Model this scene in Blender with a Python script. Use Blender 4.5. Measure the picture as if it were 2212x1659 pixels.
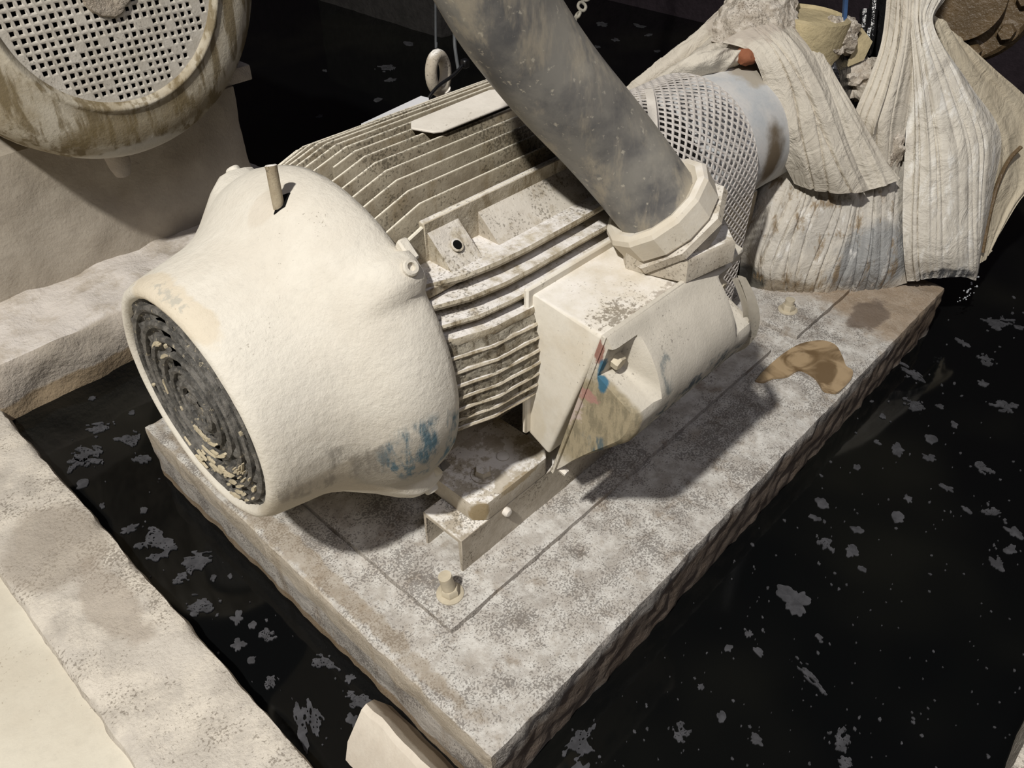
import bpy, bmesh, math, random
from mathutils import Vector, Matrix, noise
PI = math.pi
for o in list(bpy.data.objects): bpy.data.objects.remove(o, do_unlink=True)
scene = bpy.context.scene
COL = scene.collection
# ------------------------------------------------------------------ camera
W, H, FPX = 2212.0, 1659.0, 1751.0
CAM = Vector((-0.409, -0.430, 1.250))
cam_d = bpy.data.cameras.new('camera'); cam = bpy.data.objects.new('camera', cam_d); COL.objects.link(cam)
cam.location = CAM
CR = Matrix.Rotation(math.radians(-46.686), 3, 'Z') @ Matrix.Rotation(math.radians(50.185), 3, 'X') @ Matrix.Rotation(math.radians(-0.107), 3, 'Z')
cam.rotation_euler = CR.to_euler()
cam_d.sensor_fit = 'HORIZONTAL'; cam_d.sensor_width = 36.0; cam_d.lens = 36.0 * FPX / W
cam_d.clip_start = 0.02; cam_d.clip_end = 60
scene.camera = cam
# ------------------------------------------------------------------ light
scene.view_settings.view_transform = 'Standard'; scene.view_settings.look = 'None'
scene.view_settings.gamma = 1.0; scene.view_settings.use_curve_mapping = False
scene.view_settings.exposure = -0.72
world = bpy.data.worlds.new('world'); scene.world = world; world.use_nodes = True
bg = world.node_tree.nodes['Background']; bg.inputs[0].default_value = (0.75, 0.78, 1.0, 1); bg.inputs[1].default_value = 0.022
def area(name, loc, target, size, power, col):
    l = bpy.data.lights.new(name, 'AREA'); l.shape = 'DISK'; l.size = size; l.energy = power; l.color = col
    o = bpy.data.objects.new(name, l); COL.objects.link(o); o.location = loc
    o.rotation_euler = (Vector(target) - Vector(loc)).to_track_quat('-Z', 'Y').to_euler(); return o
area('flood_lamp', (-2.45, -0.44, 4.50), (0.5, 0.5, 0.1), 0.20, 470, (1.0, 0.965, 0.90))
area('fill_lamp', (-0.6, -2.4, 4.2), (0.7, 0.4, 0.1), 1.8, 60, (0.96, 0.93, 1.0))  # added fill with no fixture seen, lifts the shadows
# ------------------------------------------------------------------ helpers
def ray(px, py): return CR @ Vector(((px - W / 2) / FPX, -(py - H / 2) / FPX, -1.0))
def on_z(px, py, z):
    d = ray(px, py); return CAM + d * ((z - CAM.z) / d.z)
BAGN = Vector((-.6, -.7, .35)).normalized(); BAGP = Vector((1.42, .35, .02))
def bag(px, py, off=0.0):                      # point on the leaning side of the wrapped pump, off metres in front of it
    d = ray(px, py); return CAM + d * ((BAGN.dot(BAGP - CAM) + off) / BAGN.dot(d))
ORG = {}
def finish(bm, sharp=38):
    bmesh.ops.recalc_face_normals(bm, faces=bm.faces)
    a = math.radians(sharp)
    for f in bm.faces: f.smooth = True
    for e in bm.edges:
        e.smooth = not (len(e.link_faces) == 2 and e.calc_face_angle(0) > a)
def tag(o, label=None, cat=None, group=None, kind=None):
    if label: o['label'] = label
    if cat: o['category'] = cat
    if group: o['group'] = group
    if kind: o['kind'] = kind
    return o
def obj(name, bm, mat, parent=None, label=None, cat=None, group=None, kind=None, sharp=38, recalc=True):
    if recalc: finish(bm, sharp)
    else:
        for f in bm.faces: f.smooth = True
    if parent is not None: org = ORG[parent]
    else:
        lo = Vector((min(v.co[i] for v in bm.verts) for i in range(3))); hi = Vector((max(v.co[i] for v in bm.verts) for i in range(3)))
        org = Vector(((lo.x + hi.x) / 2, (lo.y + hi.y) / 2, lo.z))
    for v in bm.verts: v.co -= org
    me = bpy.data.meshes.new(name); bm.to_mesh(me); bm.free()
    me.materials.append(MAT[mat])
    o = bpy.data.objects.new(name, me); COL.objects.link(o)
    if parent is not None: o.parent = parent
    else: o.location = org
    ORG[o] = org
    return tag(o, label, cat, group, kind)
def thing(name, loc, label, cat, group=None):
    o = bpy.data.objects.new(name, None); COL.objects.link(o); o.location = loc; o.empty_display_size = .05
    ORG[o] = Vector(loc); return tag(o, label, cat, group)
def NB(): return bmesh.new()
def nz(p, s, seed=0): return noise.noise(Vector((p[0] * s + seed * 7.3, p[1] * s - seed * 3.1, p[2] * s + seed * 1.7)))
def fbm(p, s, o=4, seed=0):
    return noise.fractal(Vector((p[0] * s + seed * 7.3, p[1] * s - seed * 3.1, p[2] * s + seed * 1.7)), 1.0, 2.0, o)
def poly_prism(bm, pts, d):                    # pts: 3-D loop, d: extrusion vector
    a = [bm.verts.new(p) for p in pts]; d = Vector(d); b = [bm.verts.new(Vector(p) + d) for p in pts]
    n = len(pts); bm.faces.new(a); bm.faces.new(b[::-1])
    for i in range(n): bm.faces.new((a[i], b[i], b[(i + 1) % n], a[(i + 1) % n]))
    return a + b
def box(bm, x0, x1, y0, y1, z0, z1, bev=0.0, seg=2):
    vs = poly_prism(bm, [(x0, y0, z0), (x1, y0, z0), (x1, y1, z0), (x0, y1, z0)], (0, 0, z1 - z0))
    if bev > 0:
        es = list({e for v in vs for e in v.link_edges})
        bmesh.ops.bevel(bm, geom=es, offset=bev, segments=seg, profile=.6, affect='EDGES')
def prism(bm, pts, d, bev=0.0, seg=2):
    vs = poly_prism(bm, pts, d)
    if bev > 0:
        es = list({e for v in vs for e in v.link_edges})
        bmesh.ops.bevel(bm, geom=es, offset=bev, segments=seg, profile=.6, affect='EDGES')
def frame(ax):
    ax = Vector(ax).normalized(); u = ax.orthogonal().normalized(); return ax, u, ax.cross(u)
def lathe(bm, prof, c, ax, n=48, up=None, f=None, close=False, a0=0.0, a1=2 * PI, caps=True):   # prof: (t along axis, r)
    ax = Vector(ax).normalized(); c = Vector(c)
    if up is None: up = ax.orthogonal()
    up = Vector(up); up = (up - ax * up.dot(ax)).normalized(); w = ax.cross(up); full = abs(a1 - a0 - 2 * PI) < 1e-6
    m = n if full else n + 1; rows = []
    for t, r in prof:
        row = []
        for i in range(m):
            a = a0 + (a1 - a0) * i / n; rr = r + (f(t, a, r) if f else 0)
            row.append(bm.verts.new(c + ax * t + (up * math.cos(a) + w * math.sin(a)) * rr))
        rows.append(row)
    for j in range(len(rows) - 1 if not close else len(rows)):
        A, B = rows[j], rows[(j + 1) % len(rows)]
        for i in range(n):
            k = (i + 1) % m; bm.faces.new((A[i], B[i], B[k], A[k]))
    if not close and full and caps:
        for row in (rows[0], rows[-1]):
            if (row[0].co - row[n // 2].co).length > 1e-4: bm.faces.new(row)
    if not close: bmesh.ops.remove_doubles(bm, verts=[v for r in rows for v in r], dist=1e-5)
def cyl(bm, a, b, r, n=20, r2=None, bev=0.0):
    a = Vector(a); b = Vector(b); L = (b - a).length; r2 = r if r2 is None else r2
    prof = [(0, r), (L, r2)] if not bev else [(0, r - bev), (bev, r), (L - bev, r2), (L, r2 - bev)]
    lathe(bm, prof, a, b - a, n)
def tube(bm, pts, rad, n=12, cap=True):
    pts = [Vector(p) for p in pts]; rows = []; u = None
    for i, p in enumerate(pts):
        t = (pts[min(i + 1, len(pts) - 1)] - pts[max(i - 1, 0)]).normalized()
        u = t.orthogonal().normalized() if u is None else (u - t * u.dot(t)).normalized(); w = t.cross(u)
        r = rad[i] if isinstance(rad, (list, tuple)) else rad
        rows.append([bm.verts.new(p + (u * math.cos(2 * PI * k / n) + w * math.sin(2 * PI * k / n)) * r) for k in range(n)])
    for A, B in zip(rows, rows[1:]):
        for k in range(n): bm.faces.new((A[k], B[k], B[(k + 1) % n], A[(k + 1) % n]))
    if cap: bm.faces.new(rows[0][::-1]); bm.faces.new(rows[-1])
def crom(P, t):                                 # Catmull-Rom through points, t in 0..len-1
    n = len(P); i = min(int(t), n - 2); s = t - i
    p0, p1, p2, p3 = P[max(i - 1, 0)], P[i], P[i + 1], P[min(i + 2, n - 1)]
    return 0.5 * ((2 * p1) + (p2 - p0) * s + (2 * p0 - 5 * p1 + 4 * p2 - p3) * s * s + (3 * p1 - p0 - 3 * p2 + p3) * s ** 3)
def spline(P, k): P = [Vector(p) for p in P]; return [crom(P, (len(P) - 1) * i / k) for i in range(k + 1)]
def hexbolt(bm, p, ax, r, h, washer=0.0, wr=1.5, n=6):
    p = Vector(p); ax = Vector(ax).normalized(); t = 0
    if washer: lathe(bm, [(0, r * wr), (washer * .8, r * wr), (washer, r * wr * .93)], p, ax, 24); t = washer
    lathe(bm, [(t, r), (t + h * .8, r), (t + h, r * .86)], p, ax, n)
def rough_box(bm, lo, hi, step, rnd, amp, sc, seed=0, skip_bottom=True, edge=0.0, fn=None):
    lo = Vector(lo); hi = Vector(hi); N = [max(2, int(round((hi[i] - lo[i]) / step))) for i in range(3)]; cache = {}
    def vert(ix, iy, iz):
        k = (ix, iy, iz)
        if k in cache: return cache[k]
        p = Vector([lo[i] + (hi[i] - lo[i]) * k[i] / N[i] for i in range(3)])
        r = rnd * (1 + edge * nz(p, 9, seed + 5))
        q = Vector([min(max(p[i], lo[i] + r), hi[i] - r) for i in range(3)]); d = p - q
        if d.length > 1e-9:
            u = d.normalized(); p = q + u * r; p = p + u * (amp * fbm(p, sc, 5, seed))
            if fn: p = fn(p, u)
        cache[k] = bm.verts.new(p); return cache[k]
    for ax in range(3):
        b, c = (ax + 1) % 3, (ax + 2) % 3
        for side in (0, N[ax]):
            if skip_bottom and ax == 2 and side == 0: continue
            for i in range(N[b]):
                for j in range(N[c]):
                    k = []
                    for (du, dv) in ((0, 0), (1, 0), (1, 1), (0, 1)):
                        t = [0, 0, 0]; t[ax] = side; t[b] = i + du; t[c] = j + dv; k.append(vert(*t))
                    bm.faces.new(k)
# ------------------------------------------------------------------ materials
MAT = {}
class NT:
    def __init__(s, name):
        s.m = bpy.data.materials.new(name); s.m.use_nodes = True; s.t = s.m.node_tree; s.n = s.t.nodes; s.b = s.n['Principled BSDF']
        g = s.n.new('ShaderNodeNewGeometry'); s.P = g.outputs['Position']; s.N = g.outputs['Normal']; MAT[name] = s.m
    def L(s, a, b): s.t.links.new(a, b)
    def noise(s, scale, detail=6, rough=.6, vec=None, dist=0.0):
        x = s.n.new('ShaderNodeTexNoise'); x.inputs['Scale'].default_value = scale; x.inputs['Detail'].default_value = detail
        x.inputs['Roughness'].default_value = rough; x.inputs['Distortion'].default_value = dist; s.L(vec or s.P, x.inputs['Vector']); return x.outputs[0]
    def voro(s, scale, vec=None, feat='F1'):
        x = s.n.new('ShaderNodeTexVoronoi'); x.feature = feat; x.inputs['Scale'].default_value = scale; s.L(vec or s.P, x.inputs['Vector']); return x.outputs[0]
    def scale(s, v, off=(0, 0, 0), rot=(0, 0, 0)):
        x = s.n.new('ShaderNodeMapping'); x.inputs['Scale'].default_value = v; x.inputs['Location'].default_value = off; x.inputs['Rotation'].default_value = rot
        s.L(s.P, x.inputs['Vector']); return x.outputs[0]
    def math(s, op, a, b=None, clamp=False):
        x = s.n.new('ShaderNodeMath'); x.operation = op; x.use_clamp = clamp
        for i, v in enumerate((a, b)):
            if v is None: continue
            if isinstance(v, (int, float)): x.inputs[i].default_value = v
            else: s.L(v, x.inputs[i])
        return x.outputs[0]
    def step(s, v, lo, hi):
        x = s.n.new('ShaderNodeMapRange'); x.interpolation_type = 'SMOOTHSTEP'; x.inputs[1].default_value = lo; x.inputs[2].default_value = hi
        s.L(v, x.inputs[0]); return x.outputs[0]
    def mix(s, f, a, b):
        x = s.n.new('ShaderNodeMix'); x.data_type = 'RGBA'
        for i, v in ((0, f), (6, a), (7, b)):
            if isinstance(v, (int, float)): x.inputs[i].default_value = v
            elif isinstance(v, tuple): x.inputs[i].default_value = (*v, 1)
            else: s.L(v, x.inputs[i])
        return x.outputs[2]
    def sph(s, c, r, wob=.5, wsc=12.0, lo=.75, hi=1.0):                 # irregular patch round a point: 1 inside
        x = s.n.new('ShaderNodeVectorMath'); x.operation = 'SUBTRACT'; s.L(s.P, x.inputs[0]); x.inputs[1].default_value = c
        y = s.n.new('ShaderNodeVectorMath'); y.operation = 'DIVIDE'; s.L(x.outputs[0], y.inputs[0]); y.inputs[1].default_value = r if isinstance(r, tuple) else (r, r, r)
        z = s.n.new('ShaderNodeVectorMath'); z.operation = 'LENGTH'; s.L(y.outputs[0], z.inputs[0])
        d = s.math('ADD', z.outputs['Value'], s.math('MULTIPLY', s.math('SUBTRACT', s.noise(wsc, 5), .5), wob * 2))
        return s.math('SUBTRACT', 1.0, s.step(d, lo, hi))
    def sep(s, v):
        x = s.n.new('ShaderNodeSeparateXYZ'); s.L(v, x.inputs[0]); return x.outputs
    def bump(s, hts):
        prev = None
        for h, st, d in hts:
            x = s.n.new('ShaderNodeBump'); x.inputs['Strength'].default_value = st; x.inputs['Distance'].default_value = d; s.L(h, x.inputs['Height'])
            if prev: s.L(prev, x.inputs['Normal'])
            prev = x.outputs[0]
        s.L(prev, s.b.inputs['Normal'])
    def out(s, col, rough=.85, spec=.25):
        if isinstance(col, tuple): s.b.inputs['Base Color'].default_value = (*col, 1)
        else: s.L(col, s.b.inputs['Base Color'])
        if isinstance(rough, (int, float)): s.b.inputs['Roughness'].default_value = rough
        else: s.L(rough, s.b.inputs['Roughness'])
        s.b.inputs['Specular IOR Level'].default_value = spec
def dusty(name, a, b, sc=7, sp=.0, spc=(.10, .085, .07), spsc=90, up=None, bumps=((120, .25, .002), (18, .2, .006)), rough=.88, patches=(), spec=.2, streak=None, lo=.35, hi=.65):
    """caked dust: two tones, dark specks, white powder lying on upward faces, optional stains"""
    n = NT(name); f = n.step(n.noise(sc, 7, .65), lo, hi); col = n.mix(f, a, b)
    fine = n.noise(sc * 14, 4, .7); col = n.mix(n.math('MULTIPLY', n.step(fine, .45, .75), .25), col, tuple(c * .72 for c in a))
    if streak:
        sv = n.noise(1.0, 5, .6, n.scale(streak[0])); col = n.mix(n.math('MULTIPLY', n.step(sv, streak[2], streak[3]), streak[4]), col, streak[1])
    if up:                                     # powder settles where the surface faces up
        z = n.sep(n.N)[2]; m = n.math('MULTIPLY', n.step(z, up[1], up[2]), n.step(n.noise(up[3], 6, .7), up[4], up[5])); col = n.mix(m, col, up[0])
    if sp > 0:
        d = n.noise(spsc * 3.4, 2, .55); big = n.noise(spsc * .13, 3); m = n.step(n.math('ADD', d, n.math('MULTIPLY', big, .85)), 1.22 - sp, 1.36 - sp); col = n.mix(n.math('MULTIPLY', m, .62), col, spc)
    for p in patches: col = p(n, col)
    n.out(col, rough, spec); n.bump([(n.noise(s_, 5, .65), st, d) for s_, st, d in bumps]); return n
CREAM = (.70, .66, .58)
def blue_wear(c, r, k=.9, sc=(30, 30, 6), col=(.045, .12, .17)):
    def p(n, col0):
        m = n.math('MULTIPLY', n.sph(c, r, .45, 14), n.step(n.noise(1.0, 5, .65, n.scale(sc)), .43, .62)); return n.mix(n.math('MULTIPLY', m, k), col0, col)
    return p
def stain(c, r, col, k=.8, wob=.5, wsc=12, lo=.7, hi=1.0):
    return lambda n, c0: n.mix(n.math('MULTIPLY', n.sph(c, r, wob, wsc, lo, hi), k), c0, col)
dusty('cover_dust', CREAM, (.63, .585, .505), 6, .06, (.22, .19, .15), 70, bumps=((240, .4, .0016), (75, .55, .0035), (14, .25, .006)),
      patches=(stain((.05, .32, .325), (.24, .16, .085), (.36, .30, .215), .55, .35, 10), stain((.14, .30, .345), (.13, .09, .09), (.33, .31, .27), .6, .4, 14),
               blue_wear((.150, .285, .375), (.085, .06, .085), .9, (48, 48, 11), (.06, .14, .19)), blue_wear((.03, .34, .38), (.12, .06, .06), .6, (60, 60, 10), (.22, .20, .17)),
               stain((.125, .545, .70), (.05, .03, .05), (.50, .43, .34), .35), stain((-.06, .55, .64), (.03, .22, .05), (.60, .50, .35), .5, .7, 18), stain((-.06, .52, .645), (.02, .10, .02), (.20, .24, .25), .35, 1.2, 110, .3, .7)))
dusty('fin_dust', (.36, .315, .235), (.24, .20, .14), 16, .24, (.05, .04, .025), 70, up=((.74, .69, .58), .35, .8, 40, .15, .4), bumps=((150, .4, .002), (40, .3, .003)),
      streak=((30, 30, 9), (.22, .17, .10), .5, .68, .7))
dusty('side_fin_dust', (.55, .495, .395), (.37, .315, .225), 22, .16, (.10, .08, .05), 60, up=((.74, .71, .68), .55, .9, 34, .30, .6), bumps=((150, .5, .003), (50, .5, .004)), streak=((60, 60, 22), (.22, .17, .10), .52, .66, .7))
dusty('caked_fill', (.60, .55, .45), (.42, .36, .26), 30, .30, (.09, .07, .045), 50, bumps=((140, .7, .004), (50, .6, .006)), streak=((55, 55, 14), (.16, .12, .07), .52, .64, .8))
dusty('frame_dirt', (.42, .36, .26), (.27, .22, .15), 14, .18, (.05, .04, .03), 60, up=((.76, .72, .68), .6, .95, 30, .35, .5), bumps=((130, .5, .003),))
dusty('box_dust', CREAM, (.60, .54, .44), 7, .12, (.20, .17, .13), 60, up=((.80, .765, .72), .75, .98, 10, .30, .70), bumps=((240, .2, .001), (40, .25, .003)),
      patches=(stain((.43, .145, .56), (.085, .05, .03), (.17, .14, .10), .75, 1.1, 150, .35, .6), stain((.55, .128, .56), (.20, .022, .03), (.25, .21, .17), .6, 1.0, 80, .4, .65), stain((.40, .25, .30), (.06, .03, .06), (.55, .46, .30), .3)))
dusty('box_cover_dust', (.62, .575, .495), (.54, .50, .425), 8, .13, (.16, .14, .12), 70, bumps=((240, .3, .0014), (30, .25, .003)),
      patches=(stain((.366, .12, .37), (.026, .15, .13), (.33, .275, .175), .9, .25, 25), blue_wear((.366, .12, .36), (.03, .14, .12), .5, (110, 110, 30), (.12, .11, .075)), blue_wear((.56, .06, .40), (.17, .05, .04), .85, (30, 60, 40), (.05, .085, .11)),
               blue_wear((.38, .07, .335), (.05, .09, .035), .8, (60, 60, 20), (.05, .10, .13)), blue_wear((.45, .055, .47), (.02, .04, .04), .6, (60, 60, 20), (.05, .10, .13)),
               stain((.366, .124, .53), (.014, .010, .03), (.27, .12, .09), .9, .6, 60), stain((.366, .113, .485), (.014, .013, .035), (.04, .14, .22), .95, .5, 50),
               stain((.364, .140, .432), (.014, .026, .016), (.40, .22, .19), .85, .7, 60), stain((.364, .165, .40), (.014, .02, .05), (.56, .46, .43), .7, .9, 60)))
dusty('powder_plate', (.80, .75, .68), (.70, .65, .58), 10, .10, (.3, .26, .2), 70, bumps=((200, .25, .0015),))
dusty('steel_dust', (.52, .47, .39), (.38, .33, .26), 14, .22, (.10, .085, .06), 70, up=((.80, .77, .72), .6, .95, 26, .38, .52), bumps=((130, .4, .002), (30, .3, .004)))
dusty('foot_dust', (.58, .53, .45), (.44, .385, .30), 14, .16, (.14, .11, .08), 60, up=((.82, .79, .75), .7, .97, 22, .45, .55), bumps=((140, .4, .002), (34, .3, .004)),
      patches=(stain((.265, .285, .125), (.02, .03, .03), (.26, .19, .09), .8, .5, 40), stain((.36, .278, .14), (.06, .012, .012), (.28, .21, .11), .7, .6, 40)))
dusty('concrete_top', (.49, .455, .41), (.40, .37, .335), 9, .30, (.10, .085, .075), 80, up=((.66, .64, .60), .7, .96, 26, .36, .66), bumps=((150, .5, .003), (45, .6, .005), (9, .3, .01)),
      patches=(stain((1.72, .2, 0), (.30, .40, .2), (.34, .25, .165), .75, .5, 7), stain((1.55, .10, 0), (.10, .05, .03), (.15, .115, .09), .8, .6, 22),
               stain((.9, .0, -.10), (1.4, .022, .085), (.15, .11, .08), .85, .45, 13), stain((.0, .55, -.146), (.03, 1.2, .022), (.22, .15, .08), .8, .4, 14), stain((.0, .55, -.03), (.018, 1.2, .035), (.50, .42, .31), .5, .4, 12), stain((.03, .6, .0), (.025, .6, .02), (.30, .235, .16), .55, .7, 24)),  # wide one on the -Y side: wet brown plus shade put into colour
      streak=((16, 16, 2.0), (.25, .19, .13), .52, .66, .55))
dusty('curb_concrete', (.64, .59, .52), (.50, .455, .395), 5, .22, (.16, .13, .10), 55, up=((.72, .66, .57), .7, .96, 9, .42, .62), bumps=((140, .6, .003), (35, .6, .006)),
      patches=(stain((-.28, 1.02, -.1), (.12, .14, .05), (.34, .29, .235), .6, .5, 10), stain((-.26, .80, -.1), (.05, .16, .05), (.36, .30, .24), .5, .6, 12)))
dusty('floor_concrete', (.72, .67, .56), (.64, .585, .48), 3.5, .10, (.30, .24, .17), 50, bumps=((120, .35, .002), (20, .3, .004)))
dusty('rear_concrete', (.56, .50, .43), (.47, .415, .345), 5, .10, (.22, .18, .14), 50, up=((.70, .65, .60), .6, .95, 8, .35, .55), bumps=((110, .5, .004), (26, .7, .01), (8, .3, .02)),
      patches=(stain((.2, 1.56, -.13), (1.2, .06, .035), (.30, .215, .12), .8, .5, 14),))
dusty('rear_block', (.44, .395, .33), (.375, .33, .27), 5, .06, (.22, .18, .14), 50, bumps=((110, .4, .003), (26, .5, .006), (8, .3, .02)))
dusty('shroud_dust', (.58, .53, .43), (.40, .34, .24), 7, .10, (.15, .12, .07), 40, bumps=((120, .4, .002), (30, .3, .004)), streak=((40, 40, 5), (.19, .145, .075), .45, .60, .85),
      patches=(stain((.36, 1.63, .40), (.20, .10, .035), (.66, .625, .55), .85, .55, 18), stain((.40, 1.57, .47), (.24, .06, .05), (.21, .16, .08), .6, .5, 16)))
dusty('grille_plate', (.66, .62, .55), (.54, .50, .43), 20, .14, (.2, .18, .15), 60, bumps=((160, .5, .002),))
dusty('guard_metal', (.64, .60, .56), (.56, .52, .48), 15, .06, (.3, .27, .24), 60, bumps=((200, .2, .001),))
dusty('barrel_paint', (.50, .52, .535), (.62, .605, .585), 9, .10, (.3, .27, .22), 60, bumps=((160, .25, .0015),),
      patches=(stain((1.46, .50, .575), (.10, .09, .03), (.40, .355, .285), .9, .4, 20), stain((1.385, .385, .40), (.06, .05, .14), (.13, .09, .045), .92, .45, 20, .35, 1.0)))
def cloth_mat(name, a, b, stains=(), rough=.75):
    n = NT(name); col = n.mix(n.step(n.noise(5, 6, .6), .35, .65), a, b)
    col = n.mix(n.math('MULTIPLY', n.step(n.noise(28, 6, .7), .5, .75), .22), col, tuple(c * .62 for c in a))
    for p in stains: col = p(n, col)
    n.out(col, rough, .3); n.bump([(n.noise(160, 4, .6), .2, .0012), (n.noise(14, 6, .62, None, .6), .8, .020)]); return n
cloth_mat('cloth_cream', (.66, .61, .52), (.57, .52, .44), (stain((1.44, .60, .68), (.16, .16, .06), (.46, .40, .34), .75, .7, 40), stain((1.56, .36, .28), (.05, .08, .03), (.30, .24, .16), .6, .6, 20)))
cloth_mat('cloth_bag', (.60, .555, .48), (.50, .47, .42), (stain((1.66, .16, .10), (.17, .12, .12), (.25, .265, .28), .75, .5, 9), stain((1.45, .33, .02), (.10, .12, .05), (.25, .19, .12), .7, .5, 11),
          stain((1.42, .40, .04), (.05, .06, .05), (.05, .055, .05), .8, .5, 14), lambda n, c: n.mix(n.math('MULTIPLY', n.step(n.noise(1.0, 6, .7, n.scale((26, 26, 5), (0, 0, 0), (.3, .25, 0))), .52, .64), .8), c, (.24, .165, .085)),
          lambda n, c: n.mix(n.math('MULTIPLY', n.step(n.noise(1.0, 6, .7, n.scale((30, 30, 5), (3, 1, 0), (.3, .25, 0))), .56, .68), .7), c, (.80, .78, .74))), .5)
cloth_mat('cloth_white', (.70, .655, .57), (.60, .56, .49), (stain((1.79, .01, .055), (.09, .085, .035), (.045, .05, .06), .92, .55, 22),
          lambda n, c: n.mix(n.math('MULTIPLY', n.step(n.noise(1.0, 6, .7, n.scale((30, 30, 5), (3, 1, 0), (.3, .25, 0))), .5, .62), .75), c, (.84, .82, .77)),
          lambda n, c: n.mix(n.math('MULTIPLY', n.step(n.noise(1.0, 6, .7, n.scale((22, 22, 6), (7, 2, 0), (.3, .25, 0))), .55, .68), .6), c, (.36, .33, .29))), .6)
cloth_mat('cloth_sheet', (.62, .55, .42), (.54, .47, .35), (stain((1.98, .03, .22), (.05, .05, .30), (.17, .09, .03), .0, .3, 18),), .6)
dusty('crust', (.56, .50, .42), (.42, .36, .29), 26, .26, (.14, .11, .08), 70, up=((.68, .62, .54), .3, .8, 30, .35, .55), bumps=((150, .8, .004), (50, .9, .008)))
def plain(name, col, rough=.5, spec=.4, bump=None, metal=0.0, var=.3, sc=20):
    n = NT(name); c = n.mix(n.step(n.noise(sc, 5), .3, .7), col, tuple(x * (1 - var) for x in col)); n.out(c, rough, spec); n.b.inputs['Metallic'].default_value = metal
    if bump: n.bump([(n.noise(bump[0], 5, .6), bump[1], bump[2])])
    return n
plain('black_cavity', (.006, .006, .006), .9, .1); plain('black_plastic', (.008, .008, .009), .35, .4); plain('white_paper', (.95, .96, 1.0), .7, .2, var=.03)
plain('wet_shade_black', (.012, .012, .013), .12, .6, (40, .5, .01)); plain('rust_orange', (.30, .115, .06), .8, .2, (90, .5, .003)); plain('yellow_crust', (.55, .46, .28), .85, .2, (60, .8, .006), sc=14)
plain('blue_strap', (.035, .085, .20), .5, .4); plain('wet_brown', (.17, .115, .06), .35, .5, (70, .7, .006), sc=12); plain('chain_steel', (.45, .42, .35), .6, .4); plain('wire_grey', (.09, .095, .10), .6, .3)
plain('cream_flake', (.60, .52, .37), .8, .2, (120, .5, .002)); plain('foam', (.075, .075, .082), .8, .2, (120, .4, .002), var=.45, sc=45); plain('dark_wall', (.035, .026, .032), .9, .2, (60, .6, .01)); plain('shaded_concrete', (.045, .042, .04), .9, .2, (40, .6, .01))
plain('bolt_metal', (.60, .53, .40), .65, .35, (90, .4, .002)); plain('splash', (.5, .52, .55), .1, .6)
n = NT('grille_grime'); v = n.noise(1.0, 6, .7, n.scale((40, 40, 40))); c = n.mix(n.step(v, .40, .62), (.06, .057, .052), (.17, .16, .145))
c = n.mix(n.math('MULTIPLY', n.step(n.noise(70, 5, .7), .60, .68), .8), c, (.45, .39, .28)); n.out(c, .55, .4); n.bump([(n.noise(60, 6, .7), .9, .006)])
n = NT('hose_rubber'); sv = n.noise(1.0, 6, .7, n.scale((14, 14, 3.5), (0, 0, 0), (0, -.45, 0)))
z = n.sep(n.N); c = n.mix(n.step(n.noise(11, 6, .65), .35, .62), (.10, .10, .104), (.215, .207, .19)); c = n.mix(n.math('MULTIPLY', n.step(sv, .50, .64), .7), c, (.38, .335, .26))
c = n.mix(n.math('MULTIPLY', n.step(n.noise(95, 4), .62, .70), .7), c, (.50, .46, .38))
dust = n.math('MULTIPLY', n.step(n.math('SUBTRACT', z[2], n.math('MULTIPLY', z[1], .1)), -.25, .75), n.step(n.noise(16, 5), .25, .6)); c = n.mix(n.math('MULTIPLY', dust, .45), c, (.50, .46, .38))
n.out(c, .42, .45); n.bump([(n.noise(120, 4, .6), .15, .001)])
n = NT('puddle_slime'); wv = n.n.new('ShaderNodeTexNoise'); wv.inputs['Scale'].default_value = 9; wv.inputs['Detail'].default_value = 4; wv.inputs['Distortion'].default_value = 2.2; n.L(n.P, wv.inputs['Vector'])
c = n.mix(n.step(wv.outputs[0], .38, .60), (.15, .095, .045), (.40, .29, .17)); n.out(c, .22, .5); n.bump([(wv.outputs[0], .3, .004)])
n = NT('water'); c = n.mix(n.step(n.noise(1.3, 3), .45, .75), (.0035, .0038, .004), (.010, .010, .008)); n.out(c, .06, .5); n.b.inputs['IOR'].default_value = 1.33; n.bump([(n.noise(3.0, 3), .04, .02)])
# ------------------------------------------------------------------ the setting
WZ = -0.15
bm = NB(); vs = [bm.verts.new(p) for p in ((-.9, -2.2, WZ), (7, -2.2, WZ), (7, 6, WZ), (-.9, 6, WZ))]; bm.faces.new(vs)
obj('water', bm, 'water', kind='structure', label='black standing water around the concrete plinths')
bm = NB(); box(bm, -2.4, -.36, -1.6, 2.6, -.4, -.118); obj('floor', bm, 'floor_concrete', kind='structure', label='cream dusty concrete floor at the lower left')
bm = NB(); rough_box(bm, (-.385, -1.4, -.42), (-.178, 1.60, -.100), .016, .016, .0045, 18, 3, edge=.6); obj('curb_left', bm, 'curb_concrete', kind='structure', label='dusty concrete kerb along the water channel at lower left')
def plinth_fn(p, u):
    if u.y < -.6 and p.z < -.01:
        p = p + Vector((0, .004 * fbm(p, 30, 3, 9), 0))
    return p
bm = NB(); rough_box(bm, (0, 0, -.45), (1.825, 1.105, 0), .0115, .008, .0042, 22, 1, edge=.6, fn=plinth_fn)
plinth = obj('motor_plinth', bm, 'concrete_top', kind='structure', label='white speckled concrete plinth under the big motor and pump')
bm = NB(); rough_box(bm, (-1.3, 1.56, -.45), (.95, 2.9, .012), .02, .018, .014, 9, 4, edge=.6)
obj('rear_ledge', bm, 'rear_concrete', kind='structure', label='rough concrete ledge at the foot of the rear motor block')
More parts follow.
